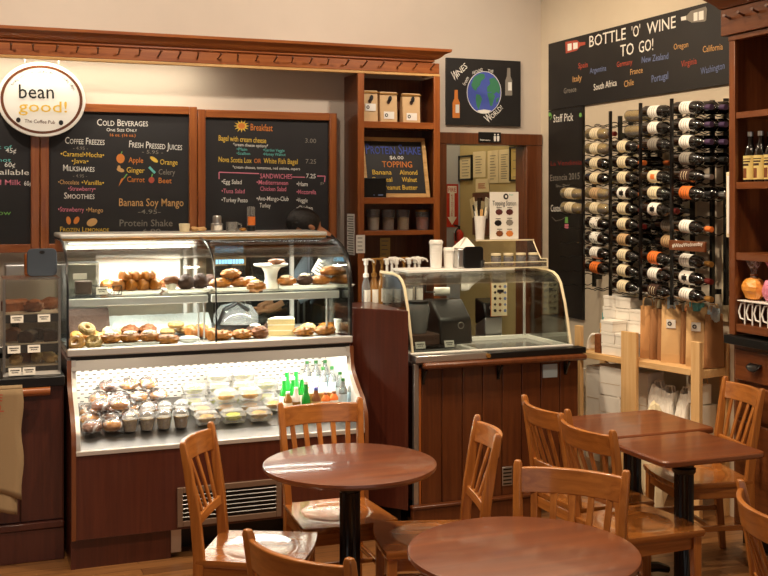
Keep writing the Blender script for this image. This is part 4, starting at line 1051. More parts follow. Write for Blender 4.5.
# ---- lower deck right
for k, (px, Y) in enumerate(((222, 5.88), (242, 5.88))): on('yscone', px, Y, zd, 'golden flatbread pastry at the left of the lower right deck, %s one' % ['left', 'right'][k], .1*k, 'flat pastries on the lower right deck', 0, 340)
x = at(236, 320, Y=6.2).x
t = thing('cake_carrier', 'black cake carrier with a clear dome on the lower right deck', 'cake carrier', (x, 6.2, zd))
obj('base', G().lathe([(.13, zd), (.14, zd+.02), (.14, zd+.05)], 28, (x, 6.2, 0)), 'black', t); obj('dome', G().lathe([(.13, zd+.051), (.128, zd+.1), (.09, zd+.15), (.02, zd+.165), (.001, zd+.166)], 28, (x, 6.2, 0)), 'clam', t)
obj('handle', G().tube([(x-.12, 6.14, zd+.05), (x-.09, 6.1, zd+.14), (x-.02, 6.09, zd+.175), (x+.05, 6.1, zd+.13)], .012, 8), 'black', t)
on('dark', 255, 6.0, zd, 'dark cream topped cake left of the tall cake slice', .1, None, 0, 335); on('dark', 272, 6.12, zd, 'dark cake just behind the tall cake slice', .2, None, 0, 335); on('scone', 260, 5.88, zd, 'brown cake piece at the front left of the tall cake slice', .2, None, 0, 335)
on('cake', 281, 5.96, zd, 'tall layered cake slice with white frosting on the lower right deck', -.25, None, 0, 335)
for k, (px, Y) in enumerate(((304, 5.88), (325, 5.88), (308, 6.02), (327, 6.02))): on('yscone' if k != 2 else 'slice', px, Y, zd, 'yellow pastry right of the tall cake slice, %s' % ['front left', 'front right', 'back left', 'back right'][k], .1*k, 'yellow pastries right of the cake slice', 0, 338)
x = at(340, 335, Y=5.93).x
t = thing('paper_cup', 'white paper cup with a dark mark at the right end of the lower deck', 'cup', (x, 5.93, zd))
obj('cup', G().lathe([(.026, zd), (.036, zd+.075), (.038, zd+.078)], 18, (x, 5.93, 0)), 'paper', t)
obj('mark', G().lathe([(.0305, zd+.028), (.0345, zd+.055)], 6, (x, 5.93, 0), a0=-1.9, a1=-1.0, cap=False), 'hair', t)

# ---- cooler well: wrapped bagels, cups, salads, drinks
zw = .601
def zwell(Y): return .601+max(0, (Y-5.56))*.16
def yrow(r): return 5.62+.115*r
n = 0
wr = []
for k, (px, r, dz) in enumerate(((92, 0, 0), (112.5, 0, 0), (90, 1, 0), (110, 1, 0), (130, 1, 0), (89, 2, 0), (109, 2, 0), (129, 2, 0), (149, 2, 0), (101, 1, .064), (120, 1, .064), (99, 2, .064), (119, 2, .064), (139, 2, .064), (158, 2, .064), (109, 2, .128), (129, 2, .128), (148, 2, .128))):
    row = ['front', 'second', 'third'][r]; lay = 'top layer' if dz > .1 else 'second layer' if dz else 'on the tray'
    same = [q for q in wr if q == (r, dz)]; wr.append((r, dz))
    on('wrap' if k % 3 else 'dwrap', px, yrow(r), zwell(yrow(r))+.012+dz, 'plastic wrapped bagel in the cooler, %s row, %s, %s from the left' % (row, lay, ORD[len(same)]), .7*k, 'wrapped bagels in the cooler', 0, 425)
for k, (px, r) in enumerate(((130, 0), (147, 0), (164, 0), (181, 0), (148, 1), (165, 1), (181, 1))):
    on('gcup', px, yrow(r)-.0, zwell(yrow(r))+.008, 'clear cup of brown granola in the cooler, %s row, %s from the left' % (['front', 'second', 'third'][r], ORD[k if k < 4 else k-4]), 0, 'granola cups in the cooler', 0, 425)
for k, (px, Y, dz, kd) in enumerate(((207, 5.64, 0, 'grainb'), (233, 5.64, 0, 'salad'), (259, 5.64, 0, 'grainb'), (202, 5.77, 0, 'grainb'), (226, 5.77, 0, 'fruit'), (250, 5.77, 0, 'fruit'), (274, 5.77, 0, 'fruit'), (194, 5.90, 0, 'salad'), (218, 5.90, 0, 'salad'), (242, 5.90, 0, 'salad'), (266, 5.90, 0, 'salad'),
                                         (226, 5.77, .065, 'fruit'), (250, 5.77, .065, 'fruit'), (218, 5.90, .065, 'salad'), (242, 5.90, .065, 'salad'), (266, 5.90, .065, 'salad'), (194, 5.90, .065, 'salad'), (218, 5.90, .13, 'salad'), (242, 5.90, .13, 'salad'))):
    rowi = 0 if Y < 5.7 else (1 if Y < 5.85 else 2)
    lv = ['bottom layer', 'second layer', 'top layer'][int(round(dz/.065))]
    nm = {'grainb': 'grain salad', 'salad': 'green salad', 'fruit': 'orange fruit'}[kd]
    i_ = round((px-(207, 202, 194)[rowi])/25)
    on(kd, px, Y, zwell(Y)+.009+dz, 'clamshell box of %s in the cooler, %s row, %s, %s from the left' % (nm, ['front', 'middle', 'back'][rowi], lv, ORD[i_]), 0, 'clamshell boxes in the cooler', 0, 420)
DK = {'green': Kind(k_bottle('green', None, 'white', .2, .0245, .5)), 'greenw': Kind(k_bottle('green', 'paper', 'white', .19, .0245, .52)), 'water': Kind(k_bottle('waterb', 'bluep', 'greencap', .2, .0245, .62)), 'milk': Kind(k_bottle('white', 'gold', 'white', .17, .0245, .6)),
      'choc': Kind(k_bottle('bread', 'tan', 'ck_bl', .16, .0245, .6)), 'orange': Kind(k_bottle('orange', 'paper', 'bread', .13, .0245, .7)), 'coffee': Kind(k_bottle('amber', 'cold', 'white', .15, .0245, .65))}
DN = {'green': 'green glass bottle', 'greenw': 'white labelled green bottle', 'water': 'clear water bottle', 'milk': 'white yoghurt bottle', 'choc': 'blue capped brown bottle', 'orange': 'orange juice bottle', 'coffee': 'pale labelled amber bottle'}
cnt = {}
for k, (kd, px, Y) in enumerate((('coffee', 288, 5.62), ('milk', 296, 5.62), ('green', 306, 5.62), ('choc', 316, 5.62), ('orange', 326, 5.62), ('orange', 334, 5.63), ('water', 343, 5.63), ('water', 352, 5.65),
                                 ('greenw', 284, 5.73), ('greenw', 293, 5.73), ('greenw', 302, 5.73), ('milk', 312, 5.73), ('milk', 322, 5.73), ('milk', 331, 5.73), ('water', 340, 5.74), ('water', 349, 5.75),
                                 ('green', 287, 5.84), ('green', 296, 5.84), ('milk', 305, 5.84), ('milk', 314, 5.84), ('water', 323, 5.84), ('water', 332, 5.84), ('water', 341, 5.85),
                                 ('water', 307, 5.96), ('water', 316, 5.96), ('water', 325, 5.96), ('water', 334, 5.96))):
    key = (kd, Y); cnt[key] = cnt.get(key, 0)+1
    ri = 0 if Y < 5.7 else 1 if Y < 5.8 else 2 if Y < 5.9 else 3
    kk = (kd, ri); cnt[kk] = cnt.get(kk, 0)+1
    x = at(px, 400, Y=Y).x
    DK[kd].put((x, Y, zwell(Y)+.004), 0, '%s in the cooler, %s row, %s such from the left' % (DN[kd], ['front', 'second', 'third', 'back'][ri], ORD[cnt[kk]-1]), 'drinks in the cooler')

# ---- things on top of the case
zt = 1.605
def top(px, Y): return at(px, 228, Y=Y).x
x = top(184.5, 6.3); t = thing('paper_bowl', 'small white paper tub on the case, leftmost of the things on top', 'tub', (x, 6.3, zt)); obj('tub', G().lathe([(.028, zt), (.033, zt+.045), (.03, zt+.047)], 16, (x, 6.3, 0)), 'cream', t)
for k, px in enumerate((195, 201.5)):
    x = top(px, 6.3); t = thing('sugar_sachets', 'crumpled tan sachet on the case top, %s of two beside the white tub' % ['left', 'right'][k], 'sachet', (x, 6.3, zt)); obj('paper', G().ell((x, 6.3, zt+.014), (.028, .02, .014), 10, 6, amp=.2, seed=k), 'kraftl', t)
x = top(217, 6.28); t = thing('shaker', 'short steel shaker on the case top', 'shaker', (x, 6.28, zt)); obj('body', G().lathe([(.036, zt), (.036, zt+.045), (.026, zt+.05), (.026, zt+.085), (.022, zt+.092)], 18, (x, 6.28, 0)), 'steel', t); obj('label', G().lathe([(.0365, zt+.008), (.0365, zt+.036)], 10, (x, 6.28, 0), a0=-2.2, a1=-.9, cap=False), 'paper', t)
x = top(232, 6.28); t = thing('glass_mug', 'glass mug with a handle on the case top beside the shaker', 'mug', (x, 6.28, zt)); obj('body', G().lathe([(.034, zt), (.036, zt+.055), (.033, zt+.055), (.031, zt+.006)], 18, (x, 6.28, 0)), 'clam', t); obj('handle', G().tube([(x+.034, 6.28, zt+.045), (x+.055, 6.28, zt+.04), (x+.055, 6.28, zt+.018), (x+.034, 6.28, zt+.012)], .005, 8), 'clam', t)
x = top(243, 6.25); t = thing('lemon_wedge', 'yellow lemon wedge on the case top', 'lemon', (x, 6.25, zt)); obj('wedge', G().ell((x, 6.25, zt+.011), (.022, .014, .011), 12, 6), 'gold', t)
x = top(251, 6.3); t = thing('pepper_mill', 'tall clear mill with a black base and an orange label on the case top', 'mill', (x, 6.3, zt))
obj('base', G().lathe([(.024, zt), (.026, zt+.03)], 16, (x, 6.3, 0)), 'black', t); obj('glass', G().lathe([(.025, zt+.031), (.025, zt+.14), (.02, zt+.145)], 16, (x, 6.3, 0)), 'clam', t)
obj('label', G().lathe([(.0262, zt+.035), (.0262, zt+.085)], 12, (x, 6.3, 0), a0=-2.6, a1=-.5, cap=False), 'orange', t); obj('stem', G().cyl((x, 6.3, zt+.03), (x, 6.3, zt+.14), .006, 8), 'black', t)

# ================================================================ behind the case: back counter, oven, person
t = thing('back_counter', 'dark work counter against the back wall behind the display case', 'counter', (.4, 7.0, 0))
obj('carcass', G().box(-1.4, 1.72, 6.86, 7.19, .0, .88), 'greyd', t, ang=0); obj('worktop', G().box(-1.4, 1.73, 6.83, 7.195, .8805, .92), 'steel', t, bevel=.004)
x0, x1 = at(214, 255, Y=6.88).x, at(278, 255, Y=6.88).x; x1 = min(x1, 1.72)
t = thing('oven', 'dark oven with small blue digits behind the display case', 'oven', ((x0+x1)/2, 7.0, .921))
obj('casing', G().box(x0, x1, 6.89, 7.125, .921, 1.44), 'greyd', t, bevel=.006); obj('door_glass', G().box(x0+.03, x1-.03, 6.884, 6.8895, .98, 1.3), 'black', t)
obj('handle', G().cyl((x0+.05, 6.87, 1.33), (x1-.05, 6.87, 1.33), .008, 8), 'steel', t)
for q in (.28, .72):
    cx = x0+(x1-x0)*q; obj('digit_panel', G().box(cx-.06, cx+.06, 6.884, 6.8895, 1.365, 1.42), 'tan', t)
    g = G()
    for k in range(5): g.box(cx-.045+.019*k, cx-.033+.019*k, 6.882, 6.8839, 1.378, 1.405)
    obj('digits', g, 'led', t, ang=0)
x = .55
t = thing('espresso_machine', 'steel espresso machine on the back counter behind the case', 'coffee machine', (x, 7.0, .921))
obj('casing', G().box(x-.3, x+.3, 6.9, 7.15, 1.05, 1.4), 'steel', t, bevel=.01)
for q in (-.26, .22): obj('foot', G().box(x+q, x+q+.04, 6.92, 7.1, .921, 1.05), 'black', t)
obj('drip_tray', G().box(x-.21, x+.21, 6.87, 7.1, .925, .95), 'black', t)

t = thing('dark_backdrop', 'black box added to darken the view behind the right half of the display case', 'dark_backdrop', (2.1, 7.06, 0))  # dark box added to blacken the view through the case glass
obj('casing', G().box(1.76, 2.44, 6.935, 7.19, .02, 1.43), 'greyd', t, bevel=.008)
for q in (1.765, 2.105): obj('door', G().box(q, q+.33, 6.92, 6.934, .1, 1.4), 'black', t, bevel=.005)
for q in (2.075, 2.115): obj('door_handle', G().box(q, q+.012, 6.9, 6.919, .7, 1.2), 'steel', t, bevel=.003)
for q in (1.78, 2.38): obj('foot', G().box(q, q+.04, 6.96, 7.15, 0, .0195), 'black', t)

def person():
    P0 = at(303, 219, Y=6.72)
    hx, hy, hz = P0.x+.006, 6.72, P0.z-.034
    t = bpy.data.objects.new('p', None)
    px, py = hx+.25, 6.68
    me = bpy.data.meshes.new('person'); vs = []; es = []; rad = []
    def v(p, r, par=None):
        vs.append(Vector(p)); rad.append(r)
        if par is not None: es.append((par, len(vs)-1))
        return len(vs)-1
    pel = v((px, py, .96), (.15, .11)); ab = v((px-.02, py, 1.12), (.13, .1), pel); ch = v((px-.05, py, 1.33), (.16, .115), ab); sh = v((px-.1, py, 1.47), (.12, .09), ch)
    nk = v((hx+.095, hy, 1.575), (.055, .055), sh); nk2 = v((hx+.05, hy, hz-.03), (.056, .056), nk)
    for s in (-1, 1):
        s1 = v((px-.1, py+.17*s, 1.45), (.06, .06), sh); e1 = v((px-.27, py+.15*s, 1.23), (.042, .042), s1); w1 = v((px-.47, py+.1*s, 1.12), (.028, .028), e1); h1 = v((px-.55, py+.08*s, 1.10), (.03, .018), w1)
        k1 = v((px-.0, py+.09*s, .86), (.085, .085), pel); k2 = v((px+.01, py+.1*s, .48), (.055, .055), k1); k3 = v((px+.04, py+.1*s, .09), (.04, .04), k2); f = v((px-.12, py+.11*s, .04), (.035, .035), k3)
    me.from_pydata(vs, es, []); me.update()
    o = bpy.data.objects.new('person', me); C.objects.link(o)
    md = o.modifiers.new('k', 'SKIN'); md.use_smooth_shade = True
    for i, d in enumerate(me.skin_vertices[0].data): d.radius = rad[i]; d.use_root = (i == 0)
    o.modifiers.new('u', 'SUBSURF').levels = 1
    bpy.context.view_layer.update()
    m2 = bpy.data.meshes.new_from_object(o.evaluated_get(bpy.context.evaluated_depsgraph_get()))
    bpy.data.objects.remove(o)
    g = G(); g.bm.from_mesh(m2)
    for f in g.bm.faces:
        c = f.calc_center_median()
        f.material_index = 0 if (c.z > 1.52 and c.x < px-.1) or (c.x < px-.44 and c.z > 1) else 1
        if c.z < .93: f.material_index = 2
        if c.z < .1: f.material_index = 3
    g.m(0)
    # head: tilted forward (facing -X and down)
    T = Matrix.Rotation(-1.15, 4, 'Y')
    Th = T.to_3x3()
    def hp(p): return Vector((hx, hy, hz))+Th @ Vector(p)
    g.ell((hx, hy, hz), (.098, .078, .115), 20, 14, T=T.to_3x3())
    g.ell(hp((-.055, 0, -.075)), (.05, .052, .055), 14, 8, T=Th)      # jaw
    g.ell(hp((-.104, 0, -.02)), (.02, .014, .028), 10, 6, T=Th)       # nose
    for s in (-1, 1):
        g.ell(hp((-.005, .08*s, -.03)), (.016, .011, .027), 10, 6, T=Th)
        g.ell(hp((-.085, .032*s, .012)), (.012, .013, .009), 10, 6, T=Th)
    g.ell(hp((-.092, 0, -.07)), (.012, .026, .008), 10, 6, T=Th)
    # fingers
    for s in (-1, 1):
        b = Vector((px-.55, py+.08*s, 1.10))
        for k in range(4):
            o2 = Vector((0, (k-1.5)*.017, 0)); L_ = [.065, .075, .07, .055][k]
            g.tube([b+o2+Vector((.02, 0, 0)), b+o2+Vector((-L_*.5, 0, -.004)), b+o2+Vector((-L_*.85, 0, -.025)), b+o2+Vector((-L_, 0, -.05))], [.009, .0085, .008, .006], 8)
        g.tube([b+Vector((.03, -.02*s, 0)), b+Vector((.0, -.042*s, -.012)), b+Vector((-.03, -.044*s, -.03))], [.011, .01, .007], 8)
    body = obj('person', g, [M['skin'], M['shirt'], M['shirt'], M['black']], None, ang=80, org=(px, py, 0))
    tag(body, 'person with short black hair and a dark shirt bending down behind the display case', 'person')
    g = G()
    g.ell((hx, hy, hz), (.106, .086, .122), 22, 14, T=Th, amp=.012, seed=3)
    bm = g.bm; inv = Th.inverted()
    kill = [f for f in bm.faces if (lambda q: (q.x < -.05 and q.z < .05) or q.z < -.07)(inv @ (f.calc_center_median()-Vector((hx, hy, hz))))]
    bmesh.ops.delete(bm, geom=kill, context='FACES')
    obj('hair', g, 'hair', body, ang=80)
    g = G()
    for s in (-1, 1): g.tube([(px-.1, py+.175*s, 1.455), (px-.2, py+.165*s, 1.325), (px-.275, py+.15*s, 1.225), (px-.35, py+.132*s, 1.18)], [.07, .066, .056, .05], 14)
    obj('sleeves', g, 'sleeve', body, ang=80)
person()
# ================================================================ SYRUP CABINET and dipping counter
t = thing('syrup_cabinet', 'plain reddish brown cabinet between the display case and the glass topped counter', 'cabinet', (2.16, 5.72, 0))
obj('carcass', G().prism([(2.03, 5.72), (2.258, 5.44), (2.258, 6.0), (2.03, 6.0)], 'Z', .11, 1.19), 'case', t, bevel=.003)
obj('toe_kick', G().prism([(2.04, 5.79), (2.25, 5.53), (2.25, 5.98), (2.04, 5.98)], 'Z', 0, .11), 'black', t, ang=0)
for x, y in ((2.08, 5.69), (2.225, 5.51)): obj('screw', G().lathe([(.006, 1.1901), (.004, 1.194)], 8, (x, y, 0)), 'steel', t)
t = thing('syrup_ledge', 'brown ledge behind the counters carrying the syrup pumps', 'ledge', (2.4, 6.16, 0))
obj('carcass', G().box(2.05, 2.74, 6.07, 6.3, 0, 1.12), 'case', t, ang=0); obj('top', G().box(2.04, 2.745, 6.06, 6.31, 1.1205, 1.14), 'trim', t, bevel=.004)
def k_pump(liq, head):
    def f():
        t = thing('syrup_pump', 'x', 'syrup bottle', world=False)
        obj('bottle', G().lathe([(.024, 0), (.026, .01), (.026, .12), (.022, .15), (.014, .175), (.014, .185)], 16), liq, t)
        obj('label', G().lathe([(.0267, .03), (.0267, .11)], 12, a0=-2.4, a1=-.7, cap=False), 'paper', t)
        g = G(); g.lathe([(.018, .185), (.018, .205), (.009, .21), (.008, .255), (.013, .258), (.015, .29), (.01, .296)], 12)
        g.tube([(0, 0, .288), (.02, 0, .292), (.045, 0, .284), (.055, 0, .27)], [.008, .007, .006, .005], 8); g.tube([(0, 0, .288), (-.022, 0, .29)], [.008, .006], 8)
        obj('pump_head', g, head, t); return t
    return f
PK = [Kind(k_pump('clam', 'white')), Kind(k_pump('amber', 'gold')), Kind(k_pump('clam', 'whitem'))]
for k, (px, Y, ty) in enumerate(((366, 6.12, 0), (374, 6.14, 1), (382, 6.2, 1), (387, 6.11, 0), (392, 6.24, 2), (396.5, 6.12, 2), (404, 6.2, 1), (409, 6.12, 0), (415, 6.22, 2), (419, 6.12, 0))):
    x = at(px, 290, Y=Y).x
    PK[ty].put((x, Y, 1.141), rnd.uniform(-.3, .3), 'syrup bottle with a %s pump, %s from the left in the row' % (['white', 'golden', 'white'][ty], ORD[k]), 'syrup pumps')

t = thing('dipping_counter', 'wood panelled counter with a curved glass guard left of the wine wall', 'counter', (2.8, 5.7, 0))
dx0, dx1, dy = 2.285, 3.315, 5.43
obj('carcass', G().box(dx0+.03, dx1-.005, dy+.014, 6.02, .14, .88), 'counter', t, ang=0)
xx = dx0+.045; n = 8; w = (dx1-.005-xx)/n
for k in range(n): obj('board', G().box(xx+w*k+.002, xx+w*(k+1)-.002, dy, dy+.014, .14, .875), 'counter', t, bevel=.003)
obj('plinth', G().box(dx0-.02, dx1-.3, dy-.035, dy+.0, 0, .125), 'counter', t, bevel=.004); obj('plinth_cap', G().box(dx0-.025, dx1-.295, dy-.045, dy-.0, .1255, .142), 'counter', t, bevel=.004)
obj('corner_strip', G().box(dx0, dx0+.028, dy-.004, dy+.02, .0, .9), 'steel', t, bevel=.002)
obj('edge_strip', G().box(dx0+.03, dx0+.044, dy-.002, dy+.014, .12, .875), 'trim_z', t, bevel=.002)
obj('hand_rail', G().cb(((dx0+dx1)/2+.03, dy-.035, .893), (dx1-dx0-.02, .055, .034)), 'trimd', t, bevel=.012)
for px in (423, 498, 565):
    x = at(px, 372, Y=dy).x; g = G(); g.box(x-.009, x+.009, dy-.006, dy-.0005, .79, .88); g.tube([(x, dy-.006, .80), (x, dy-.03, .845), (x, dy-.05, .872)], .007, 8)
    obj('rail_bracket', g, 'bmetal', t)
a, b = at(542.5, 378, Y=dy), at(557, 363.5, Y=dy)
obj('blank_plate', G().box(a.x, b.x, dy-.006, dy-.0005, a.z, min(b.z, .872)), 'bluep', t, bevel=.002)
a, b = at(502, 486, Y=dy), at(512, 466, Y=dy)
obj('vent_grille', G().box(a.x, b.x, dy-.005, dy-.0005, a.z, b.z), 'steel', t, bevel=.002)
g = G()
for k in range(5): g.box(a.x+.005, b.x-.005, dy-.0065, dy-.005, a.z+.008+.02*k, a.z+.016+.02*k)
obj('vent_slots', g, 'black', t, ang=0)
xs = at(487, 360, Y=dy-.02).x
obj('steel_edge', G().box(dx0, xs, dy-.03, dy+.06, .9105, .948), 'steel', t, bevel=.005)
obj('black_edge', G().box(xs+.001, dx1+.03, dy-.03, dy+.06, .9105, .945), 'black', t, bevel=.004)
obj('edge_knob', G().cyl((xs, dy-.045, .93), (xs, dy-.03, .93), .012, 12), 'gold', t)
obj('tray_floor', G().box(dx0+.01, dx1, dy+.06, 6.0, .881, .9), 'steel', t, ang=0)
for q in ((dx0+.005, dx1, dy+.0605, dy+.085, 0), (dx0+.005, dx1, 5.985, 6.02, 0)): obj('rim', G().box(q[0], q[1], q[2], q[3], .9005, .953), 'whitem', t, bevel=.003)
for x in (dx0+.005, (dx0+dx1)/2-.12, dx1-.035): obj('rim', G().box(x, x+.035, dy+.086, 5.984, .9005, .953), 'whitem', t, bevel=.003)
for q0, q1 in ((dx0+.041, (dx0+dx1)/2-.121), ((dx0+dx1)/2-.084, dx1-.036)): obj('sliding_lid', G().box(q0, q1, dy+.086, 5.984, .925, .931), 'smoke', t, ang=0)
for k in range(3): obj('dip_pan', G().box(dx0+.5+.17*k, dx0+.65+.17*k, 5.6, 5.93, .9005, .915), ['cold', 'berry', 'crumb'][k], t)
dg = [(5.50, .954), (5.535, 1.08), (5.565, 1.185), (5.615, 1.30), (5.65, 1.335), (5.70, 1.357), (5.78, 1.366), (5.98, 1.366)]
obj('curved_glass', G().prism(dg+[(y+.005, z-.005) for y, z in dg[::-1]], 'X', dx0+.032, dx1-.02), 'glass', t)
for x in (dx0+.022, dx1-.012): obj('guard_frame', G().tube([(x, y, z) for y, z in dg], .0085, 8), 'cream', t)
for x in (dx0+.033, dx1-.024): obj('end_glass', G().prism([(y+.012, z-.012 if z > 1 else z) for y, z in dg]+[(5.97, .954)], 'X', x, x+.004), 'glass', t)
for x in (dx0+.06, dx1-.05): obj('guard_post', G().cyl((x, 5.99, .954), (x, 5.99, 1.366), .009, 8), 'alu', t)
s0, s1 = at(405, 274, Y=5.84).x, at(511, 274, Y=5.84).x
obj('top_slab', G().box(s0, s1, 5.79, 6.04, 1.3675, 1.383), 'white', t, bevel=.003)
ZT = 1.384
# things on the slab
for k, (px, w, yt) in enumerate(((436, 13.5, 240), (448.8, 11.5, 247.5))):
    Y = 5.92; x = at(px, 260, Y=Y).x; r = w/2/1090*6.45; zt_ = at(px, yt, Y=Y).z
    t = thing('paper_cup_stack', '%s of the two white lidded cup stacks beside the black napkin dispenser' % ['taller', 'shorter'][k], 'cups', (x, Y, ZT), group='white cup stacks')
    obj('cup', G().lathe([(r*.84, ZT), (r*.95, zt_-.03), (r*.97, zt_-.022)], 20, (x, Y, 0)), 'white', t)
    for q in range(4): obj('rim', G().torus((x, Y, ZT+(zt_-ZT)*(.55+.1*q)), r*(.90+.012*q), .002, 20, 6), 'white', t)
    obj('lid', G().lathe([(r*1.05, zt_-.022), (r*1.05, zt_-.01), (r*.95, zt_-.004), (r*.9, zt_), (.001, zt_-.001)], 20, (x, Y, 0)), 'white', t)
x0, x1 = at(462.5, 260, Y=5.84).x, at(482, 260, Y=5.84).x; zt_ = at(470, 246.5, Y=5.84).z
t = thing('napkin_dispenser', 'black fronted napkin dispenser on the counter guard with a white napkin sticking out', 'napkin dispenser', ((x0+x1)/2, 5.9, ZT))
g = G(); pr = []
for cx, cz, a0 in ((x1-.02, zt_-.02, 0), (x0+.02, zt_-.02, PI/2), (x0+.02, ZT+.02, PI), (x1-.02, ZT+.02, 1.5*PI)):
    for i in range(5): pr.append((cx+.02*math.cos(a0+PI/8*i), cz+.02*math.sin(a0+PI/8*i)))
obj('face_plate', g.prism(pr, 'Y', 5.82, 5.832), 'black', t, bevel=.003)
obj('body', G().box(x0-.03, x1-.03, 5.833, 5.97, ZT, zt_-.01), 'steel', t, bevel=.008)
g = G(); xm_ = (x0+x1)/2-.02; a_ = [g.bm.verts.new(q) for q in ((xm_-.06, 5.85, zt_-.009), (xm_+.05, 5.85, zt_-.009), (xm_+.05, 5.95, zt_-.009), (xm_-.06, 5.95, zt_-.009), (xm_-.01, 5.89, zt_+.055), (xm_+.02, 5.91, zt_+.05))]
for q in ((0, 1, 5, 4), (1, 2, 5), (2, 3, 4, 5), (3, 0, 4)): g.face([a_[i] for i in q])
obj('napkin', g, 'paper', t, ang=0)
# topping box
bx0, bx1 = at(484, 268, Y=5.76).x, dx1-.02
zt_ = at(510, 240, Y=5.98).z
t = thing('topping_box', 'sloping clear acrylic topping box with jars on the counter guard', 'acrylic box', ((bx0+bx1)/2, 5.86, ZT-.001))
ZB = ZT+.001
obj('floor_pane', G().box(bx0, bx1, 5.76, 6.0, ZB, ZB+.006), 'acryl', t, ang=0)
obj('front_lip', G().box(bx0, bx1, 5.755, 5.76, ZB, ZB+.035), 'acryl', t, ang=0)
for z in (ZB+.001, ZB+.034): obj('lip_edge', G().box(bx0, bx1, 5.751, 5.7545, z-.003, z+.003), 'cream', t, ang=0)
sp = [(5.76, ZB+.007), (6.0, ZB+.007), (6.0, zt_-.001), (5.93, zt_-.001), (5.88, zt_-.06), (5.83, zt_-.11), (5.76, ZB+.05)]
for x in (bx0, bx1-.005): obj('side_pane', G().prism(sp, 'X', x, x+.005), 'acryl', t, ang=0)
obj('slope_edge', G().tube([(bx1-.002, 5.93, zt_), (bx1-.002, 5.88, zt_-.06), (bx1-.002, 5.83, zt_-.11), (bx1-.002, 5.756, ZB+.05), (bx1-.002, 5.754, ZB)], .004, 6), 'cream', t)
obj('top_pane', G().box(at(474, 241, Y=5.95).x, bx1, 5.925, 6.03, zt_, zt_+.006), 'acryl', t, ang=0)
obj('top_edge', G().box(at(474, 241, Y=5.95).x, bx1, 5.921, 5.925, zt_-.002, zt_+.006), 'cream', t, ang=0)
obj('back_pane', G().box(bx0, bx1, 6.0, 6.005, ZB+.007, zt_-.001), 'acryl', t, ang=0)
for k, (px, m) in enumerate(((496, 'berry'), (508.5, 'berry'), (521, 'dark_cake'), (533.5, 'bread'))):
    x = at(px, 262, Y=5.88).x; z = ZB+.0065
    j = thing('topping_jar', 'small glass jar in the topping box, %s from the left' % ORD[k], 'jar', (x, 5.88, z), group='topping jars')
    obj('glass', G().lathe([(.024, z), (.03, z+.006), (.03, z+.055), (.026, z+.062)], 16, (x, 5.88, 0)), 'clam', j); obj('contents', G().lathe([(.022, z+.003), (.026, z+.008), (.026, z+.045), (.001, z+.05)], 16, (x, 5.88, 0)), m, j); obj('lid', G().lathe([(.031, z+.062), (.031, z+.074), (.001, z+.076)], 16, (x, 5.88, 0)), 'cream', j)
# topping station sign
Ys = 5.985; a, b = at(490, 240, Y=Ys), at(518.5, 192, Y=Ys); zb_ = zt_+.0065
t = thing('topping_sign', 'white topping station sign with six pictures standing on the acrylic box', 'sign', ((a.x+b.x)/2, Ys, zb_))
obj('card', G().box(a.x, b.x, Ys, Ys+.006, zb_, b.z), 'paper', t, ang=0); obj('easel_foot', G().box(a.x+.02, b.x-.02, Ys+.0062, Ys+.035, zb_, zb_+.004), 'acryl', t, ang=0)
s = Txt(Y=Ys)
s.blob(505.8, 196.5, 2.6, 3, 'hair', 16); s.lift = .003; s.blob(505.8, 196.5, 1.1, 1.4, 'paper', 10, lift=.004); s.lift = .002
s.fit('Bean', 509, 195.5, 513, 195.5, 1.8, 'ck_c'); s.fit('Topping Station', 492.5, 205.5, 516, 205.5, 5, 'hair')
for x, y, m in ((499, 212, 'berry'), (509.5, 212, 'berry'), (498, 223, 'greyd'), (509.5, 222.5, 'ck_g'), (499.5, 233.5, 'bread'), (509.5, 233.5, 'ck_o')):
    s.blob(x, y, 3.8, 3.2, m, 16, jag=.12); s.line([(x-2.5, y-4.3), (x+2.5, y-4.3)], .6, 'hair')
s.done('print', t)
# straw cup
Yk = 5.975; x = at(480, 240, Y=Yk).x; z = zb_; hz_ = at(480, 216, Y=Yk).z
t = thing('straw_cup', 'tall white cup of straws and utensils left of the topping sign', 'cup', (x, Yk, z))
obj('cup', G().lathe([(.026, z), (.036, hz_), (.033, hz_), (.024, z+.01)], 20, (x, Yk, 0)), 'white', t)
for k in range(7):
    a_ = k*.9; obj('straw', G().cyl((x+.012*math.cos(a_), Yk+.012*math.sin(a_), z+.02), (x+.045*math.cos(a_), Yk+.03*math.sin(a_), hz_+.03+.012*(k % 4)), .0045, 8), ['paper', 'oak', 'cream', 'black'][k % 4], t)
# things behind the guard glass
def deckx(px, Y): return at(px, 320, Y=Y).x
zr = .9535
x = deckx(499, 6.0); 
t = thing('sample_machine', 'black and silver appliance standing behind the guard glass', 'appliance', (x, 6.12, .0))
t.location = (x, 6.14, 0); ORG[t.name] = Vector(t.location)
obj('stand', G().box(x-.09, x+.09, 6.06, 6.22, 0, .93), 'greyd', t, ang=0)
obj('lower_body', G().prism([(6.07, .931), (6.21, .931), (6.21, 1.0), (6.07, 1.06)], 'X', x-.06, x+.06), 'steel', t, bevel=.006)
obj('upper_body', G().prism([(6.055, 1.005+.06), (6.215, 1.005), (6.215, 1.17), (6.09, 1.145)], 'X', x-.062, x+.062), 'black', t, bevel=.01)
obj('dial', G().cyl((x-.02, 6.065, 1.12), (x-.02, 6.05, 1.118), .014, 14), 'steel', t)
Yh = 6.02; a, b = at(492.5, 316.5, Y=Yh), at(508, 282, Y=Yh)
t = thing('flavour_chart', 'cream chart of small pictures hanging behind the guard glass', 'chart', ((a.x+b.x)/2, Yh, a.z))
obj('sheet', G().box(a.x, b.x, Yh+.012, Yh+.016, a.z, b.z), 'cream', t, ang=0); obj('border', G().box(a.x-.003, b.x+.003, Yh+.0165, Yh+.019, a.z-.003, b.z+.003), 'orange', t, ang=0)
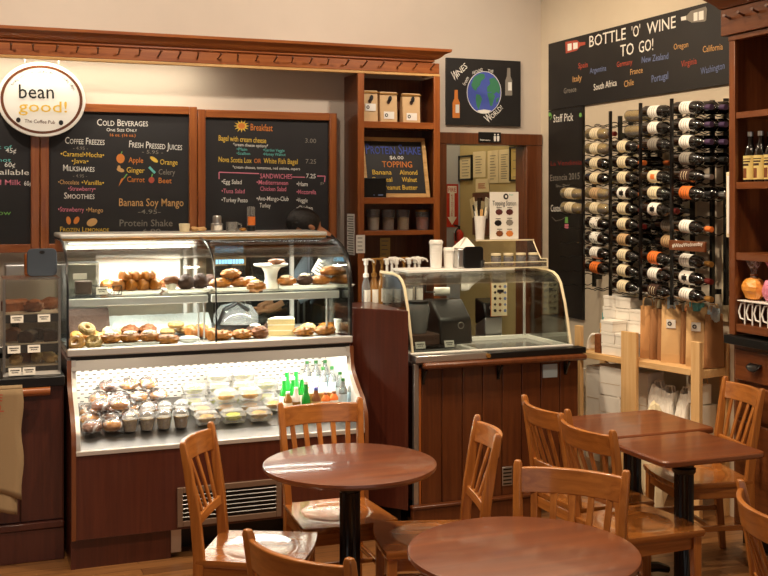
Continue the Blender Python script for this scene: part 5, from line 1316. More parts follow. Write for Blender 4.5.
obj('clip', G().box(a.x+.01, b.x-.01, Yh+.008, Yh+.03, b.z-.003, 1.3665), 'steel', t)
s = Txt(Y=Yh+.012)
for k in range(15):
    xx, yy = 495+5*(k % 3), 286.5+6*(k//3); s.blob(xx, yy, 1.5, 1.7, ['greyd', 'bread', 'ck_b'][(k*7) % 3], 8, jag=.3 if k % 2 else 0)
s.poly([(497, 289.5), (503.5, 289.5), (503.5, 292.5), (497, 292.5)], 'hair', .003)
s.done('pictures', t)
a = at(437, 292, Y=5.86); b = at(450, 290, Y=5.8)
t = thing('paper_roll', 'white paper roll hanging under the slab behind the guard glass', 'paper roll', (a.x+.04, 5.88, a.z-.026))
obj('roll', G().lathe([(.011, -.045), (.026, -.045), (.026, .045), (.011, .045)], 18, T=Matrix.Translation((a.x+.04, 5.88, a.z)) @ Matrix.Rotation(PI/2, 4, 'Y') @ Matrix.Rotation(.25, 4, 'X')), 'paper', t)
obj('holder', G().tube([(a.x+.09, 5.88, a.z), (a.x-.07, 5.87, a.z), (a.x-.07, 5.87, 1.3665)], .006, 6), 'black', t)
x = deckx(427, 6.0)
t = thing('blender_machine', 'dark smoked blender housing at the left behind the guard glass', 'blender', (x, 6.0, 0))
xb0, xb1 = deckx(405, 5.8), deckx(467, 5.8)
t.location = ((xb0+xb1)/2, 5.78, zr-.02); ORG[t.name] = Vector(t.location)
obj('housing', G().prism([(5.72, .954), (5.97, .954), (5.97, 1.2), (5.86, 1.2), (5.74, 1.1)], 'X', xb0+.19, xb1), 'greyd', t, bevel=.012)
obj('motor_base', G().box(xb0+.0, xb0+.185, 5.72, 5.9, .954, 1.02), 'dark_cake', t, bevel=.008)
obj('jug', G().lathe([(.05, 1.021), (.055, 1.05), (.07, 1.16), (.06, 1.19)], 18, (xb0+.085, 5.81, 0)), 'smoke', t); obj('jug_lid', G().lathe([(.062, 1.191), (.062, 1.205), (.001, 1.207)], 18, (xb0+.085, 5.81, 0)), 'black', t)
obj('mark', G().torus((xb1-.07, 5.735, 1.06), .018, .004, 14, 6, T=Matrix.Rotation(PI/2, 3, 'X')), 'steel', t)
for k, (px, py) in enumerate(((420, 318), (420, 327.5), (416, 334), (449, 337))):
    Y = 5.64; p = at(px, py, Y=Y); K['tag'].put((p.x, Y-.012, .954+.012*0), 0, 'small white tag standing on the dipping counter, %s one' % ('left' if k == 1 else 'right'), 'tags on the dipping counter') if k in (1, 3) else None
x = deckx(467, 6.0); 
t = thing('hanging_cloth', 'white cloth hanging under the slab behind the guard glass', 'cloth', (x, 6.0, 1.26))
x0, x1 = at(463, 285, Y=6.0).x, at(486, 285, Y=6.0).x
g = G(); g.grid(lambda u, v: Vector((x0+(x1-x0)*u, 6.025+.008*math.sin(u*16), 1.3665-(.1+.035*math.sin(u*4+1))*v)), 24, 6); obj('cloth', g, 'paper', t, solid=.004)

# ================================================================ RIGHT WALL boards
def wallboard(name, label, x0, x1, zb_, zt_):
    X = 4.045
    ya, yb = at(x0, 100, X=X).y, at(x1, 100, X=X).y
    t = thing(name, label, 'chalkboard', (X, (ya+yb)/2, zb_)); obj('panel', G().box(X, XR-.001, yb, ya, zb_, zt_), 'boardb', t, ang=0); return t, Txt(X=X)
zt_, zb_ = at(711, 1.6, X=4.045).z, at(640, 96.8, X=4.045).z
t, s = wallboard('wine_chalkboard', 'long black chalkboard with wine lettering high on the right wall', 548.5, 733.5, zb_, zt_)
T = [('BOTTLE', 589.5, 47.2, 626, 39.2, 11.5, 'w'), ("'O'", 632, 37.8, 640.5, 35.5, 11.5, 'w'), ('WINE', 647, 34.5, 676, 27.5, 12, 'w'), ('TO', 620.5, 56.8, 634, 54, 12, 'w'), ('GO!', 639, 53, 653.5, 50, 12, 'w'),
     ('Spain', 578.5, 68.5, 588, 67, 5.5, 'r'), ('Argentina', 590, 73.5, 606.5, 70.5, 5.5, 'b'), ('Germany', 617, 67.2, 632.5, 64.2, 5.5, 'r'), ('New Zealand', 642, 63, 668.5, 58.8, 6.5, 'b'), ('Oregon', 674, 49.8, 688.5, 47, 6, 't'),
     ('California', 703, 52.5, 723, 49.5, 6.5, 't'), ('Italy', 573, 82.2, 582, 80.2, 6, 't'), ('France', 630.5, 75, 643, 72.6, 6, 't'), ('Virginia', 681.5, 67.2, 697, 63.6, 6.5, 'r'), ('Washington', 701, 74.6, 725, 68.6, 7, 'b'),
     ('Greece', 564, 93.6, 576.5, 91.4, 5.5, 'g'), ('South Africa', 594, 90.5, 617, 85.4, 6.5, 'w'), ('Chile', 624.5, 87.3, 634, 84.8, 6.5, 't'), ('Portugal', 652, 82.6, 668.5, 78.6, 7.5, 'b')]
for b_, x0, y0, x1, y1, h, m in T: s.fit(b_, x0, y0, x1, y1, h, 'ck_'+m)
s.poly([(565.5, 42), (577, 40), (580, 42.5), (585.5, 42), (585.5, 44.8), (580.5, 46), (577, 50.5), (566, 53.5)], 'ck_r'); s.poly([(568, 44), (572, 43.2), (572, 50), (568, 51)], 'paper', .003); s.poly([(573.5, 43), (578, 42.4), (578, 48.4), (573.5, 49.6)], 'paper', .003)
s.poly([(681, 17), (687, 15.5), (691, 11), (706, 6.5), (707.3, 9), (706.5, 20), (705, 21.5), (692, 22.6), (687.5, 20.2), (681.5, 21)], 'ck_g'); s.poly([(694, 13), (698, 12), (698, 20.5), (694, 21.2)], 'paper', .003); s.poly([(699, 11.8), (704, 10.5), (704, 19.5), (699, 20.3)], 'paper', .003); s.poly([(681.3, 17.2), (686.5, 16), (686.5, 19.8), (681.6, 20.6)], 'paper', .003)
s.done('chalk_drawing', t)
t, s = wallboard('staff_chalkboard', 'tall narrow black chalkboard with staff picks in the corner of the right wall', 548.5, 582.5, .95, zb_-.004)
for b_, x0, y0, x1, y1, h, m in (('Staff Pick', 553.5, 122.5, 573.5, 120.6, 8, 'w'), ('La Vendimia', 551, 166, 582, 164.5, 5, 'v'), ('Estancia 2015', 550.5, 181, 580, 179, 6.5, 'g'), ('Sauv Blanc', 556, 187.2, 570, 186.6, 3, 'g'), ('Custom', 551, 211.5, 563, 211.6, 7, 'w')):
    s.fit(b_, x0, y0, x1, y1, h, 'ck_'+m)
s.blob(580.5, 115, 1.4, 2.4, 'ck_gr', 8); s.blob(549.8, 114.5, 1.2, 2.2, 'ck_gr', 8); s.poly([(565.5, 217), (568, 217), (568.4, 223), (565, 223)], 'ck_gr')
for k in range(6): s.blob(565.6+1.2*(k % 3)-.2*(k//3), 225+2.4*(k//3), .9, 1.2, 'ck_p', 7)
s.line([(552, 217), (556, 221), (562, 219.5), (566, 217)], .5, 'ck_g'); s.line([(550, 120), (552, 117), (551, 113)], .5, 'ck_gr')
s.done('chalk_drawing', t)

# ================================================================ WINE RACK
ZR = lambda k: 2.304-.095*k
XF = 3.80; LP = .078
def colY(px): 
    q = at(px, 198, X=XF); return q.y
COLY = [6.425, colY(588), colY(615), colY(645), colY(676)]
t = thing('wine_rack', 'black iron wine rack of upright posts and wavy rods on the right wall', 'wine rack', (3.9, 5.65, 1.19))
pan = []
for c, y in enumerate(COLY): pan += [(c, y-.055), (c, y-.175)]
pan.append((4, COLY[4]-.29))
xa_, xb_ = XF-.062, XF+2*LP+.045
nw = 0
for i, (c, y) in enumerate(pan):
    if c == 0 and i == 1: continue
    top_ = ZR(0)+.05; bot = ZR(11)-.06
    if c == 0: top_ = ZR(4)+.03
    if c >= 3: top_ = ZR(0)+.055
    if c in (1, 2): top_ = ZR(0)+.03
    last = i == len(pan)-1
    obj('wall_post', G().box(xb_-.004, xb_+.018, y-.011, y+.011, bot, top_+(.02 if last else 0)), 'bmetal', t)
    obj('wall_bracket', G().box(xb_+.018, XR-.0005, y-.008, y+.008, top_-.14, top_-.11), 'bmetal', t); obj('wall_bracket', G().box(xb_+.018, XR-.0005, y-.008, y+.008, bot+.05, bot+.08), 'bmetal', t)
    if i % 2 == 0 and not last and c > 0: obj('front_post', G().box(xa_-.014, xa_, y-.009, y+.009, bot, top_), 'bmetal', t)
    for k in range(12):
        if c == 0 and k < 4: continue
        if last and k < 0: continue
        if nw >= 100: break
        z = ZR(k)-.043; g = G(); n = 15
        g.tube([(xa_+(xb_-xa_)*q/n, y, z-.006+.006*(1-math.cos((xa_+(xb_-xa_)*q/n-XF)/LP*2*PI))) for q in range(n+1)], .0032, 5)
        obj('wavy_rod', g, 'bmetal', t); nw += 1
t = thing('mounting_board', 'row of cream slats behind the wine rack', 'slats', (4.05, 5.65, 1.1))
for c in (1, 2, 3, 4): obj('slat', G().box(XR-.016, XR-.001, COLY[c]-.145, COLY[c]-.085, 1.1, 2.36), 'cream', t, ang=0)
BP = {}
def bottle_parts(glass, label, cap):
    key = (glass, label, cap)
    if key in BP: return copy_tree(BP[key])
    t = thing('wine_bottle', 'x', 'wine bottle', world=False)
    pr = [(.030, .004), (.0365, 0), (.0372, .006), (.0372, .185), (.034, .205), (.022, .225), (.0155, .24), (.0145, .298), (.015, .3), (.001, .301)]
    obj('glass', G().lathe(pr, 20), {'dark': 'bottleg', 'green': 'bottleg', 'pale': 'bottlep'}[glass], t)
    if glass == 'pale': obj('wine', G().lathe([(.0355, .006), (.0355, .183), (.032, .203), (.02, .223), (.001, .224)], 18), 'wine', t)
    if label != 'none':
        m = {'cream': 'cream', 'white': 'paper', 'orange': 'orange', 'grey': 'ck_g', 'tan': 'tan', 'print': 'paper', 'dark': 'dark_cake', 'crest': 'paper', 'splotch': 'cream'}[label]
        lb = obj('label', G().lathe([(.0378, .06), (.0378, .15)], 16, a0=PI-1.9, a1=PI+1.9, cap=False), m, t)
        if label in ('print', 'crest', 'splotch', 'dark', 'tan', 'grey', 'cream', 'white', 'orange'):
            g = G(); q = random.Random(label)
            def patch(a0, a1, z0, z1): g.lathe([(.0381, z0), (.0381, z1)], 5, a0=a0, a1=a1, cap=False)
            if label == 'print':
                for _ in range(14): a = PI+q.uniform(-1.2, 1.2); z = q.uniform(.065, .14); patch(a, a+.25, z, z+.008)
            elif label == 'crest': patch(PI-.35, PI+.35, .085, .13); patch(PI-.6, PI+.6, .1, .11)
            elif label == 'splotch': patch(PI-.4, PI+.4, .09, .13)
            else:
                for zz in (.077, .1, .12): patch(PI-.7, PI+.7, zz, zz+.004)
            obj('label_print', g, 'orange' if label == 'splotch' else ('cream' if label == 'dark' else 'ck_g' if label in ('cream', 'white') else 'hair'), lb, ang=0)
    if cap != 'none': obj('capsule', G().lathe([(.0152, .238), (.0157, .302), (.001, .303)], 14), {'red': 'redcap', 'orange': 'orange', 'black': 'black', 'green': 'greencap', 'white': 'white', 'gold': 'gold', 'purple': 'purplecap', 'silver': 'steel'}[cap], t)
    BP[key] = t
    return t
BT = []
# row, column, layer (0 = outermost), glass, label, capsule, shift along the wall
for e_ in ((5, 0, 0, 'pale', 'cream', 'gold'), (6, 0, 0, 'pale', 'cream', 'red'),
    (1, 1, 0, 'pale', 'cream', 'red'), (2, 1, 0, 'pale', 'cream', 'gold'), (3, 1, 0, 'dark', 'cream', 'green'), (4, 1, 0, 'dark', 'cream', 'green'), (4, 1, 1, 'pale', 'none', 'gold'), (5, 1, 0, 'pale', 'tan', 'red'), (6, 1, 0, 'pale', 'cream', 'none'), (7, 1, 0, 'dark', 'print', 'black'), (7, 1, 1, 'dark', 'white', 'black'),
    (8, 1, 0, 'dark', 'print', 'black'), (8, 1, 1, 'dark', 'white', 'black'), (8, 1, 2, 'dark', 'white', 'red'), (9, 1, 0, 'dark', 'white', 'red'), (10, 1, 0, 'dark', 'orange', 'black'), (10, 1, 1, 'dark', 'none', 'black'),
    (0, 2, 1, 'pale', 'none', 'red'), (1, 2, 1, 'pale', 'none', 'gold'), (2, 2, 0, 'dark', 'cream', 'orange'), (2, 2, 1, 'dark', 'none', 'orange'), (2, 2, 2, 'dark', 'none', 'black'), (3, 2, 0, 'dark', 'cream', 'orange'), (3, 2, 2, 'dark', 'none', 'orange'),
    (4, 2, 0, 'dark', 'cream', 'silver'), (4, 2, 1, 'dark', 'none', 'black'), (5, 2, 0, 'dark', 'crest', 'orange'), (5, 2, 1, 'dark', 'none', 'black'), (6, 2, 0, 'dark', 'cream', 'red'), (7, 2, 0, 'dark', 'cream', 'red'), (7, 2, 1, 'dark', 'none', 'black'), (7, 2, 2, 'dark', 'none', 'black'),
    (8, 2, 0, 'dark', 'tan', 'black'), (8, 2, 1, 'dark', 'none', 'black'), (8, 2, 2, 'dark', 'none', 'black'), (9, 2, 0, 'dark', 'cream', 'black'), (10, 2, 0, 'dark', 'cream', 'black'), (11, 2, 0, 'dark', 'cream', 'white'),
    (0, 3, 0, 'dark', 'white', 'purple'), (1, 3, 0, 'dark', 'white', 'purple'), (2, 3, 0, 'dark', 'grey', 'black'), (4, 3, 0, 'dark', 'splotch', 'black'), (4, 3, 1, 'dark', 'none', 'black'), (5, 3, 0, 'dark', 'cream', 'silver'), (6, 3, 0, 'dark', 'crest', 'red'), (6, 3, 1, 'dark', 'none', 'black'),
    (7, 3, 1, 'dark', 'grey', 'black'), (8, 3, 1, 'dark', 'tan', 'black'), (9, 3, 0, 'dark', 'orange', 'black'), (10, 3, 0, 'dark', 'white', 'red'), (10, 3, 1, 'dark', 'white', 'black'), (11, 3, 0, 'dark', 'dark', 'black'),
    (0, 4, 0, 'dark', 'white', 'purple'), (0, 4, 1, 'dark', 'none', 'purple'), (0, 4, 2, 'dark', 'none', 'purple'), (1, 4, 0, 'dark', 'white', 'purple'), (1, 4, 1, 'dark', 'none', 'purple'), (1, 4, 2, 'dark', 'none', 'purple'), (2, 4, 0, 'dark', 'white', 'purple'), (2, 4, 1, 'dark', 'none', 'purple'), (2, 4, 2, 'dark', 'none', 'purple'),
    (3, 4, 0, 'dark', 'grey', 'black'), (3, 4, 1, 'dark', 'none', 'black'), (3, 4, 2, 'dark', 'none', 'black'), (4, 4, 0, 'dark', 'dark', 'silver'), (5, 4, 0, 'dark', 'orange', 'black'), (5, 4, 1, 'dark', 'none', 'silver'), (5, 4, 2, 'dark', 'none', 'black'),
    (7, 4, 0, 'dark', 'white', 'orange'), (9, 4, 0, 'dark', 'white', 'gold'), (10, 4, 0, 'dark', 'crest', 'red'), (11, 4, 0, 'dark', 'white', 'gold')):
    BT.append(e_)
LN = {'cream': 'cream label', 'white': 'white label', 'orange': 'orange label', 'grey': 'grey label', 'tan': 'tan label', 'print': 'patterned label', 'dark': 'dark label', 'crest': 'crested white label', 'splotch': 'splotched cream label', 'none': 'no label showing'}
CN = ['far left column', 'second column', 'third column', 'fourth column', 'rightmost column']
tilt = R(3)
for r_, c_, l_, gl_, lab_, cap_ in BT:
    o = bottle_parts(gl_, lab_, cap_)
    y = COLY[c_]-.025+(.01 if l_ == 0 else -.012*l_)
    o.location = (XF+LP*l_, y, ZR(r_)+.006); o.rotation_euler = (PI/2+tilt, 0, 0)
    # the axis points towards the room's front, neck slightly lower
    o['label'] = '%s wine bottle, %s, %s rack row, %s, %s' % ('pale' if gl_ == 'pale' else 'dark', LN[lab_], ORD[r_], CN[c_], ['outer', 'middle', 'wall side'][l_])
    o['group'] = 'wine bottles in the wall rack'; o['category'] = 'wine bottle'
a, b = at(670, 250, X=XF-.085), at(706, 240.5, X=XF-.085)
t = thing('wooden_plaque', 'reddish wooden plaque with pale lettering hung on the wine rack', 'plaque', (XF-.085, (a.y+b.y)/2, ZR(8)-.035))
z0 = ZR(8)-.035
obj('board', G().box(XF-.094, XF-.08, b.y, a.y, z0, z0+.056), 'hutch', t, bevel=.003)
s = Txt(X=XF-.094); s.fit('#WineWednesday', 672.5, 247.6, 703, 245.4, 4, 'ck_w'); s.done('lettering', t)
# ================================================================ PINE SHELF with boxes and bags
FO = Vector((3.60, 5.95, 0)); rzS = math.atan2(-.974, .228)
t = pine = thing('pine_shelf', 'low unfinished pine shelf unit under the wine rack', 'shelf unit', FO, rzS, world=False)
SL, SD, ZSH = .985, .25, .845
def post(x, y, w, d, h): obj('post', G().box(x, x+w, y, y+d, 0, h), 'pine_z', t, bevel=.002)
post(.0, 0, .05, .03, 1.0); post(.0, SD-.03, .05, .03, 1.0); post(SL-.06, -.012, .06, .03, 1.0); post(SL-.05, SD-.03, .05, .03, 1.0); post(.425, -.036, .12, .022, 1.01)
for z in (ZSH, .42): 
    for k in range(3): obj('board', G().box(.051 if k in (0, 2) else 0, SL-.061, .02+.0 + k*.071, .02+k*.071+.066, z-.022, z), 'pine', t, bevel=.002)
    obj('front_rail', G().box(.051, SL-.061, -.012, .018, z-.036, z-.0005), 'pine', t, bevel=.002); obj('end_rail', G().box(SL-.03, SL-.004, .019, SD-.031, z-.05, z-.005), 'pine', t, bevel=.002)
MS = Matrix.Translation(FO) @ Matrix.Rotation(rzS, 4, 'Z')
def sh(x, y, z): return MS @ Vector((x, y, z))
def k_bag(m, w=.12, d=.07, h=.31):
    def f():
        t = thing('paper_bag', 'x', 'paper bag', world=False)
        g = G(); g.hexa([(-w/2, -d/2, 0), (w/2, -d/2, 0), (w/2, d/2, 0), (-w/2, d/2, 0)], [(-w*.46, -d*.3, h), (w*.46, -d*.3, h), (w*.46, d*.3, h), (-w*.46, d*.3, h)])
        top = [q for q in g.bm.faces if q.calc_center_median().z > h*.95]; bmesh.ops.delete(g.bm, geom=top, context='FACES_ONLY')
        obj('bag', g, m, t, ang=20, solid=.002)
        obj('fold_flap', G().box(-w/2+.004, w/2-.004, -d/2-.0012, -d/2+.004, .0, .05), m, t)
        for s in (-1, 1): obj('handle', G().tube([(-.028, s*d*.27, h-.03), (-.026, s*d*.27, h+.03), (-.015, s*d*.25, h+.055), (.015, s*d*.25, h+.055), (.026, s*d*.27, h+.03), (.028, s*d*.27, h-.03)], .0035, 6), 'kraftl', t)
        return t
    return f
bagA, bagC, bagB = Kind(k_bag('kraft', .09, .05)), Kind(k_bag('kraftd', .115, .032, .3)), Kind(k_bag('kraftl', .115, .06, .335))
nb = 0
def sticker(o, dx, z):
    g = G(); d = .085/2-.012
    g.box(dx-.026, dx+.026, -.0285, -.0245, z, z+.05); s_ = obj('sticker', g, 'paper', o, ang=0)
    g = G(); g.torus((dx-.008, -.029, z+.026), .009, .0035, 12, 5, T=Matrix.Rotation(PI/2, 3, 'X')); obj('sticker_print', g, 'hair', s_, ang=0)
specs = [(.495, .10, 'A', .8, 0), (.562, .12, 'C', 1.35, 0), (.612, .13, 'C', 1.42, 0), (.69, .085, 'B', .55, 1), (.785, .13, 'C', 1.3, 0), (.872, .085, 'B', .5, 1), (.962, .12, 'C', 1.35, 0)]
for k, (x, y, kd, rz_, st) in enumerate(specs):
    p = sh(x, y+.02, ZSH+.001)
    o = {'A': bagA, 'B': bagB, 'C': bagC}[kd].put(p, rzS+rz_-.0, 'brown kraft bag on the pine shelf, %s from the left%s' % (ORD[k], ', with a white sticker' if st else ''), 'kraft bags on the pine shelf')
for k in (3, 5):
    o = [q for q in bpy.data.objects if q.get('label', '').startswith('brown kraft bag on the pine shelf, %s from' % ORD[k])][0]; sticker(o, 0, .2)
for k, (i, m) in enumerate(((3, 'bluep'), (4, 'orange'), (5, 'teal'), (6, 'bluep'))):
    x, y = specs[i][0], specs[i][1]; h = {'A': .31, 'B': .335, 'C': .29}[specs[i][2]]
    p = sh(x, y+.02, ZSH+h-.01)
    tt = thing('tissue_paper', '%s tissue paper sticking out of a kraft bag, %s from the left' % ({'bluep': 'pale blue', 'orange': 'orange', 'teal': 'teal'}[m], ORD[k]), 'tissue', p)
    obj('tissue', G().ell(p+Vector((0, 0, .02)), (.03, .04, .045), 12, 7, amp=.22, seed=k), m, tt, ang=0)
def k_box(w, d, h):
    def f():
        t = thing('white_box', 'x', 'box', world=False)
        obj('carton', G().box(-w/2, w/2, -d/2, d/2, 0, h-.018), 'carton', t, bevel=.0015); obj('lid', G().box(-w/2-.002, w/2+.002, -d/2-.002, d/2+.002, h-.0175, h), 'carton', t, bevel=.0015); return t
    return f
bxs, bxl = Kind(k_box(.105, .11, .068)), Kind(k_box(.113, .11, .066))
nbx = 0
for col, (x, nn, K_) in enumerate(((.175, 5, bxs), (.285, 5, bxl), (.395, 4, bxs))):
    for r_ in range(nn):
        K_.put(sh(x+.004*(-1)**r_, .19-.002*r_, ZSH+.001+.0695*r_), rzS+.03*(-1)**r_, 'small white carton in the %s back stack on the pine shelf, %s from the bottom' % (['left', 'middle', 'right'][col], ORD[r_]), 'white cartons on the pine shelf')
for k, (x, nn) in enumerate(((.27, 3), (.385, 2))):
    for r_ in range(nn):
        bxs.put(sh(x-.002*r_, .07, ZSH+.001+.0695*r_), rzS+.12-.1*r_, 'small white carton in the front %s stack on the pine shelf, %s from the bottom' % (['left', 'right'][k], ORD[r_]), 'white cartons on the pine shelf')
p = sh(.075, .08, ZSH+.001); t = thing('folded_cloth', 'white folded paper leaning at the left end of the pine shelf', 'paper', p)
g = G(); g.grid(lambda u, v: p+MS.to_3x3() @ Vector((-.03+.02*u+.05*v**2, -.02+.07*u, .135*v-.03*v**3)), 4, 8); obj('fold', g, 'paper', t, solid=.012)
p = sh(.178, .05, ZSH+.001); t = thing('small_gift_bag', 'small brown gift bag in front of the white cartons', 'bag', p)
obj('bag', G().cb(p+Vector((0, 0, .058)), (.05, .06, .115), rz=rzS), 'bread', t, bevel=.003); obj('handle', G().tube([p+Vector((-.012, .0, .112)), p+Vector((-.01, 0, .145)), p+Vector((.01, 0, .145)), p+Vector((.012, 0, .112))], .003, 6), 'steel', t)
p = sh(.088, .2, ZSH+.001); t = thing('teal_box', 'tall teal packet at the left of the white cartons', 'box', p); obj('packet', G().cb(p+Vector((0, 0, .115)), (.045, .05, .23), rz=rzS), 'teal', t, bevel=.002); obj('packet_print', G().cb(p+MS.to_3x3() @ Vector((0, -.0262, .13)), (.02, .001, .12), rz=rzS), 'bluep', t, ang=0)
# lower shelf and floor goods
def carton(label, x, y, z, w, d, h, rz=0, m='carton', grp=None):
    p = sh(x, y, z); t = thing('cardboard_carton', label, 'box', p, rzS+rz, world=False, group=grp)
    obj('carton', G().box(-w/2, w/2, -d/2, d/2, 0, h), m, t, bevel=.003)
    for s_ in (-1, 1): obj('top_flap', G().box(-w/2, w/2, min(s_*.003, s_*d/2), max(s_*.003, s_*d/2), h+.0005, h+.004), m, t, ang=0)
    obj('seam', G().box(-w/2+.01, w/2-.01, -d/2-.001, -d/2-.0002, h*.42, h*.43), 'tan', t, ang=0)
    return t
carton('white carton with printed sides standing on the floor by the pine shelf, left end', -.16, .06, 0, .2, .2, .70, .1)
carton('white carton at the left of the lower pine shelf', .13, .12, .421, .12, .18, .33, 0); carton('white carton on the lower pine shelf behind the wide post', .28, .12, .421, .17, .2, .17, 0)
carton('white carton stacked on another behind the wide post', .28, .12, .597, .17, .2, .17, .05)
carton('white carton on the lower pine shelf right of the wide post', .45, .16, .421, .14, .14, .33, 0)
for k, (x, w, h, ln) in enumerate(((.575, .092, .27, .02), (.675, .098, .25, -.02), (.778, .09, .26, .03))):
    p = sh(x, .12, .422); t = thing('plastic_carrier', 'crumpled white plastic bag on the lower pine shelf, %s of three' % ['left', 'middle', 'right'][k], 'plastic bag', p, rzS, group='white plastic bags', world=False)
    g = G(); q = random.Random(k+2)
    def bagf(u, v):
        a_ = 2*PI*u; sx, sy = math.cos(a_), math.sin(a_); kx = w*.5*max(-1, min(1, sx*1.35)); ky = .085*max(-1, min(1, sy*1.35))*(1-.75*v)
        return Vector((kx*(1-.1*v)+ln*v*.4+.007*math.sin(7*v+3*u*6.28+k), ky+.006*math.sin(11*u*6.28+5*v), h*v+.01*math.sin(u*12.56+k)*v))
    g.grid(bagf, 28, 10); bmesh.ops.remove_doubles(g.bm, verts=g.bm.verts[:], dist=.0005)
    g.face([g.bm.verts.new(v) for v in ((-w*.48, -.08, .001), (w*.48, -.08, .001), (w*.48, .08, .001), (-w*.48, .08, .001))])
    obj('bag', g, 'plasticbag', t, ang=0)
    for s_ in (-1, 1): obj('handle', G().tube([(ln*.4-.03, s_*.012, h-.02), (ln*.45-.02, s_*.012, h+.03), (ln*.45+.02, s_*.012, h+.03), (ln*.4+.03, s_*.012, h-.02)], .004, 6), 'plasticbag', t)
p = sh(.76, -.12, .0); t = thing('sack_bundle', 'cream folded sack lying by the near pine post', 'sack', p)
obj('bundle', G().ell(p+Vector((0, 0, .32)), (.07, .1, .32), 14, 9, amp=.1, seed=2), 'cream', t, ang=0); obj('tie', G().torus(p+Vector((0, 0, .5)), .068, .008, 16, 6), 'kraft', t)
carton('pale carton on the lower pine shelf at the near end', .88, .15, .421, .09, .12, .2, 0); 
p = sh(.87, .13, .627); t = thing('paper_carrier', 'grey paper carrier with loop handles on the near end carton', 'paper bag', p)
obj('bag', G().cb(p+Vector((0, 0, .06)), (.09, .1, .11), rz=rzS), 'plasticbag', t, bevel=.004)
for s_ in (-1, 1): obj('handle', G().tube([p+MS.to_3x3() @ Vector((-.03, .03*s_, .115)), p+MS.to_3x3() @ Vector((-.015, .03*s_, .165)), p+MS.to_3x3() @ Vector((.02, .03*s_, .165)), p+MS.to_3x3() @ Vector((.035, .03*s_, .115))], .003, 6), 'kraftl', t)

# ================================================================ HUTCH on the right
XH, YH1, YH0 = 3.75, at(731, 200, X=3.75).y, 3.55
t = hutch = thing('hutch', 'tall brown wooden hutch with drawers at the right edge', 'hutch', (3.9, 4.1, 0))
zz = lambda y: at(745, y, X=XH).z
zt_ = zz(33)
obj('side_panel', G().box(XH+.012, XR-.002, YH1-.025, YH1, 1.09, zt_), 'hutch_z', t, bevel=.002); obj('side_panel', G().box(XH+.012, XR-.002, YH0, YH0+.025, 1.09, zt_), 'hutch_z', t)
obj('stile', G().box(XH-.01, XH+.012, YH1-.042, YH1+.004, 1.09, zt_), 'hutch_z', t, bevel=.003)
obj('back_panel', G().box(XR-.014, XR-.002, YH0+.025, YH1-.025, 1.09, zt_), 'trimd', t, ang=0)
hz = []
for y0, y1 in ((111.5, 118), (182, 189), (253, 260.5), (325, 333)):
    z1, z0 = zz(y0), zz(y1); hz.append(z1); obj('shelf', G().box(XH-.004, XR-.015, YH0+.026, YH1-.0435, z0, z1), 'hutch', t, bevel=.002)
obj('bead', G().box(XH-.014, XH+.02, YH0, YH1+.006, zt_-.03, zt_), 'hutch', t, bevel=.004)
obj('peg_board', G().box(XH-.03, XH+.02, YH0, YH1+.045, zt_+.001, zt_+.14), 'hutch', t, bevel=.004)
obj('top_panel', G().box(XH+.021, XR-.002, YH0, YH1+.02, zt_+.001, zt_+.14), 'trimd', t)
cz = zt_+.141; cr = [(XH+.03, cz), (XH-.04, cz), (XH-.055, cz+.02), (XH-.085, cz+.045), (XH-.14, cz+.09), (XH-.15, cz+.12), (XH+.03, cz+.12)]
obj('crown_moulding', G().hexa([(x, YH0, z) for x, z in cr], [(x, YH1+.045+max(0, (XH-.04-x))*1.0, z) for x, z in cr]), 'hutch', t)
for k in range(6):
    y = YH1-.03-.105*k; obj('peg', G().tube([(XH-.03, y, zt_+.085), (XH-.06, y-.01, zt_+.09), (XH-.085, y-.02, zt_+.095)], [.007, .006, .009], 8), 'trimd', t)
obj('worktop', G().box(XH-.04, XR-.002, YH0-.01, YH1+.01, 1.045, 1.088), 'black', t, bevel=.004)
obj('base_carcass', G().box(XH+.02, XR-.002, YH0, YH1, .08, 1.044), 'hutch_z', t, ang=0); obj('toe_kick', G().box(XH+.06, XR-.002, YH0, YH1-.02, 0, .08), 'black', t, ang=0)
for k, (z0, z1) in enumerate(((.86, 1.02), (.67, .84), (.12, .65))):
    d = obj('drawer' if k < 2 else 'door', G().box(XH+.0, XH+.0195, YH1-.50, YH1-.03, z0, z1), 'hutch', t, bevel=.006)
    d2 = obj('drawer' if k < 2 else 'door', G().box(XH+.0, XH+.0195, YH1-1.0, YH1-.52, z0, z1), 'hutch', t, bevel=.006)
    if k < 2:
        for dd, y in ((d, at(756, 360, X=XH).y), (d2, YH1-.76)):
            zc = (z0+z1)/2; g = G(); g.grid(lambda u, v: Vector((XH-.001-.026*math.sin(v*PI*.5), y-.045+.09*u, zc+.02-.04*v*(1-.5*(2*u-1)**2))), 10, 6); obj('cup_handle', g, 'bmetal', dd, solid=.004)
a, b = at(729, 237.5, X=3.76), at(729, 172, X=3.76)
t = thing('wall_panel', 'narrow cream framed strip on the side of the hutch facing the wine rack', 'panel', (3.77, YH1+.025, a.z))
obj('strip', G().box(3.755, 3.785, YH1+.0045, YH1+.046, a.z, b.z), 'cream', t, bevel=.004)
obj('inner_strip', G().box(3.751, 3.7545, YH1+.017, YH1+.034, a.z+.02, b.z-.02), 'white', t, bevel=.001)
